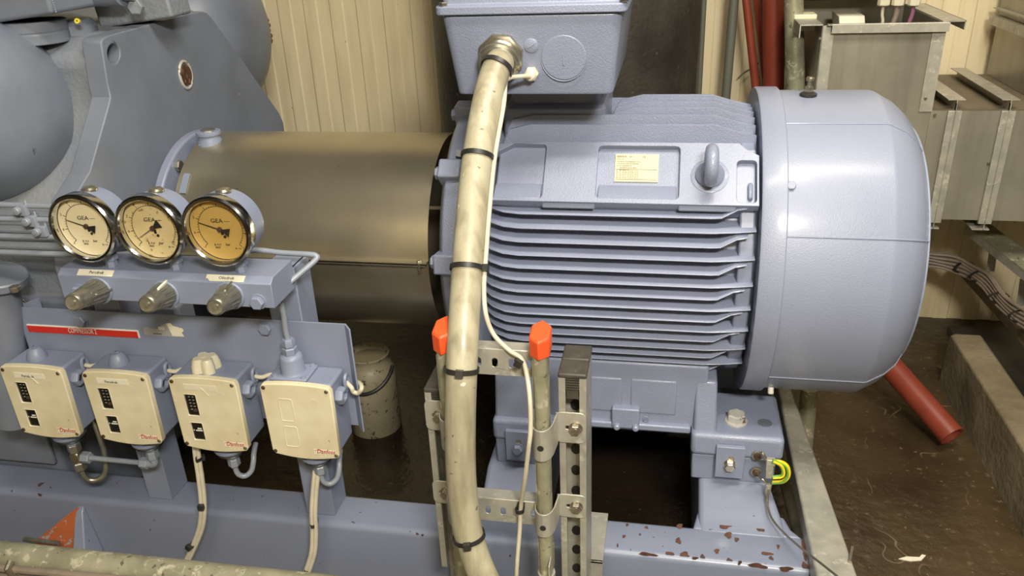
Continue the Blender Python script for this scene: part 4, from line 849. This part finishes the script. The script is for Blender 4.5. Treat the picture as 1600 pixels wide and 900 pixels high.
# slotted rungs
for k, ((ax_, ay_), (bx_, by_), lab) in enumerate((((751, 545), (751, 583), 'upper slotted galvanised rung between the ladder rails'), ((741, 777), (741, 810), 'lower slotted galvanised rung between the ladder rails'))):
    yy = 1.078; z1_, z0_ = P(ax_, ay_, y=yy).z, P(bx_, by_, y=yy).z-.001
    g = thing('ladder_rung', lab, 'rung', ((xL+xR)/2, yy+.01, z0_), 'slotted ladder rungs')
    hl = []
    x = xL+.018
    while x < xR-.022:
        hl.append(rrect(x, x+.009, (z0_+z1_)/2-.009, (z0_+z1_)/2+.007, .0042, 4)[::-1]); x += .0268
    b = MB(); b.prism([(xL-.004, z0_), (xR-.010, z0_), (xR-.010, z1_), (xL-.004, z1_)], (0, yy, 0), X, Z, Y*.002, hl)
    b.hexa([(xL-.004, yy, z1_-.001), (xR-.010, yy, z1_-.001), (xR-.010, yy+.026, z1_-.001), (xL-.004, yy+.026, z1_-.001), (xL-.004, yy, z1_+.001), (xR-.010, yy, z1_+.001), (xR-.010, yy+.026, z1_+.001), (xL-.004, yy+.026, z1_+.001)])
    b.bx(xL-.004, xR-.010, yy, yy+.012, z0_-.001, z0_+.001)
    b.build('rung_profile', galv, g, .0008); 
# hook clamps holding rails to struts
def clamp(xs, zt_, zb_, xr_, side, lab, loop=True, h2=.045):
    s = side
    c = thing('hook_clamp', lab, 'clamp', (xs, LY, zb_), 'hook clamps on the struts')
    hh = zt_-zb_
    x0, x1 = (xs-.006, xs+.045) if s > 0 else (xs-.001, xs+.046)
    pl = rrect(x0, x1, zb_, zt_, .010, 5)
    slot_ = rrect(xs+.010, xs+.030, (zt_+zb_)/2-.003, (zt_+zb_)/2+.004, .0034, 4)[::-1]
    b = MB(); b.prism(pl, (0, LY-.0015, 0), X, Z, -Y*.003, [slot_]); b.build('clamp_plate', galv, c, .0006)
    bq = V(xs+.028 if s > 0 else xs+.024, LY-.0045, (zt_+zb_)/2+.0005)
    b = MB(); b.lathe([(.0115, 0), (.0115, .0015)], bq, -Y, 24); b.hexhead(bq-Y*.0015, -Y, .0098, .008); b.lathe([(.0055, 0), (.0052, .0015)], bq-Y*.0095, -Y, 16); b.build('clamp_bolt', bolt_m, c)
    if loop:
        r_ = .0155; cy_ = RY+.004
        path = [V(xs-.004*s if s > 0 else xs+.046, LY-.003, 0)]
        side_x = xr_+s*r_
        path += [V(side_x+s*.004, LY-.006, 0), V(side_x+s*.001, cy_-.004, 0)]
        for k in range(1, 8):
            a = math.pi*k/8; path.append(V(xr_+s*r_*math.cos(a), cy_-.004-.022*math.sin(a), 0))
        path += [V(xr_-s*r_, cy_-.004, 0), V(xr_-s*r_, cy_+.008, 0)]
        t = .0011; rings = []
        n = len(path)
        for i in range(n):
            d = (path[min(i+1, n-1)]-path[max(i-1, 0)]).normalized(); nn = V(d.y, -d.x, 0)*t
            zt2 = zt_-(.001 if i < 2 else .001); zb2 = zb_-.0
            rings.append([V(path[i].x+nn.x, path[i].y+nn.y, zb2), V(path[i].x-nn.x, path[i].y-nn.y, zb2), V(path[i].x-nn.x, path[i].y-nn.y, zt2), V(path[i].x+nn.x, path[i].y+nn.y, zt2)])
        b = MB(); b.loft(rings); ho_ = b.build('hook_strap', galv, c, .0004, ang=30)
        b = MB(); b.lathe([(.0052, 0), (.0052, .0006)], (xr_, cy_-.0275, (zt_+zb_)/2-.003), -Y, 20); b.build('strap_hole', black, ho_)  # black disc puts the hole's inner shade into colour
    return c
for (a0, a1), (lab1, lab2) in zip((((895, 643), (895, 690)), ((895, 771), (895, 806)), ), (('upper right hook clamp joining rail and strut', 'upper left hook clamp half hidden by the hose'), ('lower right hook clamp joining rail and strut', 'lower left hook clamp half hidden by the hose'))):
    zt_, zb_ = P(*a0, y=LY).z, P(*a1, y=LY).z
    clamp(xr, zt_, zb_, xR, 1, lab1)
    clamp(xl, zt_+.005, zb_+.005, xL, -1, lab2, True)
q = P(861, 873, y=1.05); q2 = P(861, 905, y=1.05)
b = MB(); b.bx(q.x-.002, q.x, 1.03, 1.09, q2.z, q.z); b.lathe([(.0155, 0), (.0155, -.03)], (xR, RY, q2.z+.005), Z, 24); tag(b.build('rail_clip', galv, None, .0005), 'galvanised clip on the right ladder rail at the bottom edge', 'clip')
# angle plate clamped on the beam beside the strut
q0, q1 = P(912, 802, z=BZ+.004), P(944, 860, z=BZ+.004)
b = MB(); b.bx(xr+.03, q1.x, 1.185, P(940, 802, z=BZ+.004).y, BZ+.0005, BZ+.006); b.bx(xr+.03, q1.x, 1.185, 1.190, BZ-.05, BZ+.006); tag(b.build('angle_bracket', galv, None, .001), 'small galvanised angle plate on the beam right of the strut', 'bracket')

# ================================================================ big hose, its ties and the thin cable
hp = [GL+V(0, -.022, -.010), P(780, 100, y=1.352), P(772, 118, y=1.332), P(760, 165, y=1.29), P(746, 245, y=1.235), P(737, 330, y=1.18), P(730, 419, y=1.125), P(725, 500, y=1.075), P(721, 577, y=1.035), P(719, 670, y=1.022), P(721, 750, y=1.018), P(729, 820, y=1.012), P(742, 868, y=1.005), P(762, 915, y=.995), P(795, 975, y=.98), P(850, 1050, y=.95)]
HR = .0245
hc = curve(hp, 6)
b = MB(); b.tube(hc, HR, 28); tag(b.build('power_hose', hose_m, ang=80), 'thick grimy beige cable hose running from the terminal box down in front', 'hose')
def hose_at(py):
    i = min(range(len(hc)-1), key=lambda k: abs(pix(hc[k])[1]-py)); return hc[i], (hc[min(i+1, len(hc)-1)]-hc[max(i-1, 0)]).normalized()
def pix(p):
    d = p-V(0, 0, CH); return (800+F*d.dot(cx_)/d.dot(fwd), 450+F*d.dot(cd_)/d.dot(fwd))
for py, hd, lab in ((106, None, 'black tie round the hose right under the nickel gland'), (249, 2.9, 'black tie round the hose in front of the end shield'), (419, .1, 'black tie round the hose beside the upper fins'), (577, 3.0, 'black tie fixing the hose to the left ladder rail'), (838, 3.0, 'lowest black tie round the hose near the bottom')):
    c, d = hose_at(py)
    tie(c, d, HR+(.0012), lab, hd, w_=.0038, group='ties round the big hose')
# thin pale cable
tp = [SG, P(822, 119, y=1.375), P(806, 120, y=1.36), P(796, 122, y=1.345), P(790, 128, y=1.335)]
for py in (160, 250, 330, 400, 450):
    c, d = hose_at(py); xx = cx_; tp.append(c+cx_*(HR+.0035)+cd_*0-fwd*.002)
tp += [P(759, 490, y=1.09), P(771, 522, y=1.085), P(795, 547, y=1.072), P(815, 561, y=1.066), P(823, 585, y=1.058), P(828, 625, y=1.040), P(829, 670, y=1.030), P(826, 700, y=1.026), P(820, 750, y=1.035), P(814, 790, y=1.062), P(812, 830, y=1.06), P(808, 880, y=1.05), P(806, 930, y=1.05)]
cable('sensor_cable', tp, .0037, 'thin off-white cable following the big hose then hanging before the rungs')
tie(P(812, 563, y=1.068), X*.5+Z*.9, .006, 'black tie holding the thin cable to the upper rung', 3.1, group='ties on the thin cable')
tie(P(812, 797, y=1.063), Z, .006, 'black tie holding the thin cable to the lower rung', 3.1, group='ties on the thin cable')

# ================================================================ galvanised pipe across the front left
pa, pb_ = P(0, 868, y=1.0), P(430, 914, y=1.0)
dirp = (pb_-pa).normalized()
b = MB(); b.tube([pa-dirp*.6, pa, pb_, pb_+dirp*1.0], .0275, 28); tag(b.build('galvanised_pipe', galv_pipe), 'galvanised pipe crossing the lower left corner in front of the base', 'pipe')
for k, (y0_, r_) in enumerate(((888, .007), (899, .005))):
    p0, p1 = P(0, y0_, y=.962), P(290, y0_+26, y=.962); b = MB(); b.tube([p0-X*.4, p0, p1], r_, 10); tag(b.build('front_cable', bundle_m), ('dull cable strapped under the galvanised pipe in the lower left corner', 'lowest cable strapped under the galvanised pipe in the lower left corner')[k], 'cable')
q = P(20, 884, y=.965); b = MB(); b.tube([q+V(0, 0, .012), q+V(0, -.012, .004), q+V(.003, -.012, -.012), q+V(.008, .0, -.018)], .006, 8); tag(b.build('pipe_clip', nickel), 'bent metal clip on the pipe in the lower left corner', 'clip')

# ================================================================ earthing strap at the motor foot
e1, e2 = P(1183, 712, y=1.405), P(1181, 737, y=1.405)
ea = thing('earth_connector', 'metal earth clip with two yellow-green wire loops on the motor foot', 'earth strap', P(1200, 735, y=1.38))
b = MB(); 
for e in (e1, e2): b.lathe([(.0105, -.002), (.0105, .0015), (.0095, .002)], e, -Y, 20)
b.build('lug_washer', nickel, ea)
for e in (e1, e2):
    b = MB(); b.hexhead(e-Y*.002, -Y, .0075, .006); b.build('lug_bolt', rust_dark, ea)
q = P(1202, 734, y=1.375); b = MB(); b.obox(q+Z*.003, X*.0072+Z*.0005, Y*.005, Z*.021-X*.001); b.obox(q+V(.001, 0, .020), X*.0085, Y*.006, Z*.007); b.build('clip_bar', galv, ea, .0012)
b = MB(); b.tube(curve([e1, P(1190, 708, y=1.38), P(1197, 718, y=1.375)]), .0035, 8); b.tube(curve([e2, P(1190, 748, y=1.38), P(1200, 756, y=1.375)]), .0025, 8); b.build('lug_strap', nickel, ea)
for k, (pth, mt) in enumerate(((((1207, 721), (1220, 722), (1230, 729), (1232, 742), (1224, 752), (1207, 754)), yellow), (((1207, 720), (1219, 726), (1224, 736), (1221, 744), (1207, 746)), green))):
    b = MB(); b.tube(curve([P(*q_, y=1.372-.004*k) for q_ in pth], 5), .0042, 10); w_ = b.build('wire_loop', mt, ea)
    b = MB(); b.tube(curve([P(q_[0]-1.2*(1 if not k else -1), q_[1]+1.2, y=1.3695-.004*k) for q_ in pth], 5), .0026, 8); b.build('wire_stripe', green if mt is yellow else yellow, w_)
b = MB(); b.lathe([(.0062, 0), (.0055, .02), (.003, .03)], P(1201, 757, y=1.375), -Z, 14); b.build('ferrule', galv, ea)
cable('earth_wire', [P(1201, 764, y=1.37), P(1199, 785, y=1.36), P(1205, 808, y=1.33), P(1222, 830, y=1.29), P(1250, 855, y=1.22), P(1285, 882, y=1.15), P(1320, 910, y=1.09)], .0022, 'thin steel earth wire sagging across the corner of the base', nickel, 'wire')

# ================================================================ galvanised support rail at the right of the base
rz = .30
r0, r1 = P(1221, 636, z=rz), P(1256, 660, z=rz); f0, f1 = P(1272, 880, z=rz), P(1338, 893, z=rz)
dxy = (f0-r0).normalized()
def ext(p, q, t): return p+(q-p)*t
a0, a1, c0, c1 = ext(r0, f0, -.35), ext(r1, f1, -.35), ext(r0, f0, 1.5), ext(r1, f1, 1.5)
b = MB(); lo = -Z*.05; b.hexa([a0+lo, a1+lo, c1+lo, c0+lo, a0, a1, c1, c0]); o = b.build('support_rail', galv, None, .006, 3); tag(o, 'broad galvanised steel rail running back past the right end of the base', 'rail')
b = MB(); g0, g1 = P(1232, 750, z=.16), P(1268, 880, z=.16); b.tube([g0+Y*.5, g0, g1, g1-Y*.4], .022, 20); tag(b.build('drain_pipe', galv_pipe), 'dull galvanised pipe low between the base and the broad rail', 'pipe')
q = P(1263, 640, z=.25); b = MB(); b.cyl((q.x+.01, q.y+.02, 0), (q.x+.0, q.y+.02, .30), .021); tag(b.build('pipe_stub', galv_pipe), 'short upright galvanised pipe stub under the fan cover', 'pipe')
b = MB(); qq = P(1322, 868, z=rz-.0); b.obox(qq+V(.008, .0, -.004), V(.006, .02, 0), V(.002, -.001, 0), Z*.01); tag(b.build('hook_tab', nickel), 'small bright hook tab on the edge of the broad rail', 'hook')

# ================================================================ churn behind the panel
cb = P(588, 676, z=0); cb = V(-.782, 1.93, 0)
cn = thing('milk_churn', 'spattered off-white enamel can with open neck standing behind the panel', 'can', cb)
r_ = (P(625, 650, y=cb.y).x-P(549, 650, y=cb.y).x)/2*.97; cb.x = (P(625, 650, y=cb.y).x+P(549, 650, y=cb.y).x)/2; cn.location = cb
ht = P(600, 553, y=cb.y).z
b = MB(); b.lathe([(.0, .001), (r_*.96, .001), (r_, .008), (r_, ht*.72), (r_*.97, ht*.80), (r_*.84, ht*.87), (r_*.76, ht*.91), (r_*.78, ht*.97), (r_*.84, ht), (r_*.80, ht+.002), (r_*.72, ht*.97), (r_*.70, ht*.90), (.0, ht*.88)], cb, Z, 48, caps=False); b.build('can_body', can_m, cn, ang=50)
b = MB(); b.lathe([(0, 0), (r_*.715, 0), (r_*.715, .001), (0, .001)], cb+Z*(ht*.93), Z, 36, caps=False); b.build('can_contents', milk_m, cn)
b = MB(); pts = [cb+V(-r_*.99*math.cos(a), -r_*.99*math.sin(a)-.004, ht*(.86-.22*math.sin(a))) for a in [math.pi*k/24 for k in range(25)]]
b.tube(pts, .006, 8); b.build('can_handle', black, cn)

# ================================================================ pipes, tank and ducts at the back wall
def vpipe(name, p0, p1, r, lab, mt, y=2.7, grp=None, y2=None):
    a_, c_ = P(*p0, y=y), P(*p1, y=y2 or y); d = (c_-a_).normalized(); 
    top = a_-d*((1.75-a_.z)/abs(d.z)); bot = a_+d*((a_.z-.02)/abs(d.z))
    b = MB(); b.cyl(top, bot, r, seg=28); return tag(b.build(name, mt), lab, 'pipe', grp)
vpipe('wall_pipe', (1147, 0), (1136, 130), .0145, 'thin olive-grey upright pipe on the wall left of the red pipes', greypipe)
vpipe('wall_pipe', (1100, 0), (1093, 130), .0085, 'thinnest grey conduit beside the right edge of the dark tank', greypipe)
vpipe('red_pipe', (1166, 0), (1181, 140), .0125, 'thin oxide-red pipe, leftmost of the red pipes', redpipe, 2.66, 'red pipes at the back wall')
vpipe('red_pipe', (1187, 0), (1201, 140), .021, 'thick red pipe partly behind the rightmost red one', redpipe, 2.72, 'red pipes at the back wall')
vpipe('red_pipe', (1209, 0), (1208.5, 140), .0315, 'thickest red pipe, rightmost, beside the galvanised pipe', redpipe, 2.62, 'red pipes at the back wall')
vpipe('upright_pipe', (1240, 0), (1243, 140), .026, 'upright galvanised pipe left of the metal duct', galv_pipe, 2.45)
cable('wall_wire', [P(1173, 5, y=2.80), P(1172, 20, y=2.81), P(1176, 30, y=2.81)], .002, 'short wire loop behind the red pipes near the top', greypipe, 'wire')
cable('wall_wire', [P(1189, 94, y=2.80), P(1180, 103, y=2.81), P(1165, 112, y=2.81), P(1153, 122, y=2.80)], .002, 'thin stray wire crossing the wall between the grey and red pipes', greypipe, 'wire')
txl, txr = P(692, 60, y=2.45).x, P(1089, 60, y=2.45).x
b = MB(); b.lathe([(.0, 0), (.382, 0), (.382, 2.95), (0, 2.95)], (-.308, 2.445, 0.0), Z, 72, caps=False); tag(b.build('storage_tank', dark_rust), 'dark grimy steel tank standing behind the motor terminal box', 'tank')

DY = 2.3
def dz(px, py, y=DY): return P(px, py, y=y)
zlt = dz(1453, 171).z; zlb = dz(1453, 342).z; xl0 = dz(1453, 171).x; xd0, xd1 = dz(1286, 40).x, dz(1478, 40).x; zdt = dz(1286, 40).z
dct = thing('cable_duct', 'folded zinc sheet duct riser with open top behind the fan cover', 'duct', ((xd0+xd1)/2, 2.5, zlt))
b = MB(); t = .002
b.bx(xd0, xd1, DY, DY+t, zlb, zdt); b.bx(xd0, xd0+t, DY, 2.72, zlb, zdt); b.bx(xd1-t, xd1, DY, 2.72, zlt, zdt); b.bx(xd0, xd1, 2.72, 2.722, zlb, zdt+.06)
b.build('duct_sheet', sheet, dct)
b = MB(); b.bx(xd0+.02, xd1+.004, DY-.020, DY-.018, zdt-.017, zdt+.004); b.hexa([(xd0+.004, DY+.001, zdt-.004), (xd1+.004, DY+.001, zdt-.004), (xd1+.004, DY+.001, zdt+.0), (xd0+.004, DY+.001, zdt), (xd0+.02, DY-.020, zdt+.002), (xd1+.004, DY-.020, zdt+.002), (xd1+.004, DY-.020, zdt+.005), (xd0+.02, DY-.020, zdt+.005)][0:4]+[(xd0+.02, DY-.020, zdt+.002), (xd1+.004, DY-.020, zdt+.002), (xd1+.004, DY-.018, zdt+.005), (xd0+.02, DY-.018, zdt+.005)])
b.bx(xd0+.01, xd1+.004, DY-.019, DY+.002, zdt+.002, zdt+.004); b.build('top_flange', galv, dct)
b = MB(); b.bx(xd0, xd0+.028, DY-.004, DY-.001, .9, zdt); b.bx(xd0-.001, xd0+.001, DY-.004, DY+.05, .9, zdt); b.build('left_edge_strip', galv, dct)
b = MB(); b.bx(xd1-.030, xd1+.002, DY-.004, DY-.001, zlt-.005, zdt-.01); b.build('right_edge_strip', galv, dct)
for px, py in ((1281, 60), (1470, 42), (1446, 154), (1461, 180), (1583, 175), (1545, 255)): q = P(px, py, y=DY-.004); b = MB(); b.lathe([(.0045, 0), (.003, .003)], q, -Y, 12); b.build('rivet', bolt_m, dct)
q = P(1258, 22, y=2.60); b = MB(); b.bx(xd0-.055, xd0, 2.30, 2.72, zdt+.0, zdt+.003); b.bx(xd0-.057, xd0-.054, 2.30, 2.72, zdt-.03, zdt+.003); b.build('side_flange', galv, dct)
b = MB(); b.bx(xd1, xd1+.055, 2.33, 2.72, zdt+.0, zdt+.003); b.bx(xd1+.053, xd1+.056, 2.33, 2.72, zdt-.02, zdt+.003); b.build('side_flange', galv, dct)
# contents at the open top of the riser
b = MB(); b.bx(xd0-.02, xd0+.19, 2.60, 2.66, zdt+.03, zdt+.14); tag(b.build('black_cable_block', black, None, .006), 'black cable block lying across the open top of the duct', 'cable block')
b = MB(); qd = P(1262, 25, y=2.42); b.obox(qd+V(-.005, .03, -.018), X*.030, Y*.03, Z*.022); tag(b.build('white_box', cream_knob, None, .003), 'white box corner peeking out at the left of the open duct', 'box')
b = MB(); q0 = P(1335, 22, y=2.52); b.obox(q0+V(-.01, 0.02, -.022), X*.034, Y*.06, Z*.020+Y*.02); tag(b.build('flat_trunking', label_m, None, .002), 'pale flat trunking piece inside the open duct', 'trunking')
for k, px in enumerate((1381, 1403, 1428)):
    q = P(px, 4, y=2.44); g = thing('cable_gland', ('left cable gland in the row above the open duct', 'middle cable gland in the row above the open duct', 'right cable gland in the row above the open duct')[k], 'cable gland', q-Z*.02, 'glands above the open duct')
    b = MB(); b.lathe([(.013, -.009), (.0165, -.006), (.0165, .02), (.014, .05)], q, Z, 8); b.build('gland_body', cream_knob, g, .001)
    b = MB(); b.tube(curve([q, q+V(0, 0, -.03), q+V(-.004 if k else .004, 0, -.05), q+V(-.012+.012*(k == 0), 0, -.085)]), (.004, .007, .0055)[k], 10); b.build('wire', (cable_m, bundle_m, purple)[k], g)
b = MB(); b.bx(P(1290, 0, y=2.46).x, P(1445, 0, y=2.46).x, 2.46, 2.58, zdt+.075, zdt+.5); tag(b.build('switch_cabinet', black, None, .006), 'dark cabinet bottom hanging over the open duct', 'cabinet')
# horizontal duct
dh = thing('cable_duct', 'long horizontal zinc duct with standing seams behind the fan cover', 'duct', (1.1, 2.5, zlb))
x_end = 2.2
b = MB(); b.bx(xd1+.0002, x_end, DY-.001, DY+.002, zlb, zlt); b.bx(xd1+.0002, x_end, DY, 2.78, zlb, zlb+.002); b.bx(xd1+.0002, x_end, 2.78, 2.782, zlb, zlt); b.build('duct_front', sheet, dh)
b = MB(); b.bx(xd1+.0002, x_end, DY-.002, 2.78, zlt-.002, zlt); b.build('duct_top', sheet_top, dh)
for px_t, px_b in ((1484, 1470), (1566, 1551)):
    q0, q1 = P(px_t, 171, y=DY-.006), P(px_b, 335, y=DY-.006); xx = (q0.x+q1.x)/2
    b = MB(); b.bx(xx-.017, xx+.017, DY-.010, DY-.0015, zlb-.008, zlt-.002); b.bx(xx-.001, xx+.001, DY-.014, DY-.0015, zlb-.008, zlt+.02); b.build('seam_strip', galv, dh, .001)
    b = MB(); b.bx(xx-.001, xx+.001, DY-.01, 2.74, zlt, zlt+.026); b.bx(xx-.022, xx+.020, DY-.01, 2.74, zlt+.026, zlt+.028); b.build('standing_seam', sheet_top if 0 else galv, dh)
    b = MB(); b.bx(xx-.03, xx+.015, DY-.01, 2.7, zlb-.026, zlb-.023); b.bx(xx-.001, xx+.001, DY-.01, 2.7, zlb-.026, zlb); b.build('hanger_flange', galv, dh)
# second riser at the far right
x2 = P(1545, 80, y=2.80).x; du = thing('cable_duct', 'zinc duct riser at the right edge above the horizontal duct', 'duct', (x2+.3, 2.6, zlt))
zt2 = P(1540, 25, y=2.78).z
b = MB(); b.bx(x2, 1.9, 2.32, 2.78, zlt+.001, 1.6); b.build('duct_sheet', sheet, du)
b = MB(); b.bx(x2-.022, x2-.002, 2.30, 2.78, zt2, zt2+.003); b.bx(x2-.024, x2-.021, 2.30, 2.78, zt2-.022, zt2+.003); b.bx(x2-.018, x2-.001, 2.30, 2.78, zt2+.022, zt2+.025); b.build('joint_flange', galv, du)
# sloping ladder tray and cable bundle under the duct
t0, t1 = P(1505, 350, y=2.62), P(1660, 470, y=2.12); u = (t1-t0).normalized(); sd = P(1535, 368, y=2.62)-P(1505, 350, y=2.62)
tr = thing('cable_tray', 'sloping galvanised ladder tray at the right under the zinc duct', 'cable tray', (t0+t1)/2)
wq = V(0.6, .8, 0).normalized()*.0
b = MB(); s_ = X*.075+Y*.02; up = Z*.004
a_, c_ = t0+u*.02, t1+u*1.0
b.hexa([a_-up, a_+s_-up, c_+s_-up, c_-up, a_+up, a_+s_+up, c_+s_+up, c_+up]); b.build('upper_side', galv_pipe, tr, .002)
b = MB(); b.hexa([a_-Z*.025, a_+X*.004-Z*.025, c_+X*.004-Z*.025, c_-Z*.025, a_, a_+X*.004, c_+X*.004, c_]); b.build('side_web', galv, tr)
l0, l1 = P(1508, 424, y=2.62), P(1660, 590, y=2.12); lu = (l1-l0).normalized()
b = MB(); a2, c2 = l0-lu*.05, l1+lu*.55; s2 = V(.05, .02, 0)
b.hexa([a2-Z*.03, a2+s2-Z*.03, c2+s2-Z*.03, c2-Z*.03, a2, a2+s2, c2+s2, c2]); b.build('lower_side', sheet_top, tr, .002)  # dark duct-top colour used here as painted shade
for (ax_, ay_), (bx_, by_) in (((1547, 382), (1541, 424)), ((1594, 436), (1588, 478)), ((1650, 500), (1645, 540))):
    yy = 2.54-(ax_-1547)*.0033; q, q_ = P(ax_, ay_, y=yy), P(bx_, by_, y=yy); wv = V(.024, .0, .0)
    b = MB(); b.hexa([q_, q_+wv, q_+wv+Y*.003, q_+Y*.003, q, q+wv, q+wv+Y*.003, q+Y*.003]); b.build('tray_rung', galv, tr, .001)
bp_ = [P(1250, 450, y=2.66), P(1330, 415, y=2.63), P(1405, 400, y=2.60), P(1450, 404, y=2.58), P(1485, 410, y=2.56), P(1512, 422, y=2.52), P(1540, 440, y=2.45), P(1562, 468, y=2.36), P(1590, 492, y=2.27), P(1640, 520, y=2.15), P(1720, 570, y=1.98), P(1850, 640, y=1.78), P(2050, 740, y=1.5)]
cc_ = curve(bp_, 6)
ci = 0
for i in range(-2, 3):
    for j in range(2):
        off = V(.004*j, -.0115*j, .0112*i); pth = [q+off+V(0, 0, .002*math.sin(k*.5+i)) for k, q in enumerate(cc_)]
        b = MB(); b.tube(pth, .0053, 8); ci += 1
        tag(b.build('bundled_cable', bundle_m), 'grey-brown cable strapped in the bundle under the zinc duct', 'cable', 'cables in the strapped bundle')
for k, (px, py) in enumerate(((1499, 414), (1525, 428), (1560, 462), (1592, 493))):
    q = P(px, py, y=(2.545, 2.49, 2.37, 2.27)[k]); i = min(range(len(cc_)), key=lambda n_: (cc_[n_]-q).length); d = (cc_[min(i+1, len(cc_)-1)]-cc_[i-1]).normalized()
    tie(cc_[i]+V(.002, -.005, 0), d, .0285, ('leftmost black tie round the brown cable bundle', 'second black tie from left round the brown cable bundle', 'third black tie from left round the brown cable bundle', 'rightmost black tie round the brown cable bundle')[k], 4.5, .55, group='ties round the brown bundle', w_=.004)
# red drain pipe end above the gutter floor
pe, ps = P(1488, 682, z=.058), P(1385, 565, z=.16)
b = MB(); d = (pe-ps).normalized(); b.lathe([(.034, 0), (.034, (pe-ps).length+.35), (.0285, (pe-ps).length+.35), (.0285, (pe-ps).length+.25)], ps-d*.35, d, 36); tag(b.build('red_drain_pipe', redpipe, ang=50), 'oxide-red pipe end slanting down to the floor right of the motor', 'pipe')
b = MB(); q = P(1424, 872, z=0); b.prism([(-.03, -.008), (-.005, -.012), (.02, -.006), (.034, .012), (.026, .014), (.018, .004), (-.01, .002)], q, X, Y, Z*.002); tag(b.build('paper_scrap', label_m, smooth=False), 'small torn paper scrap on the wet floor at lower right', 'scrap')
for o in list(C.objects):
    if o.type == 'MESH' and o.parent is None and 'kind' not in o and 'label' not in o: print('UNTAGGED', o.name)
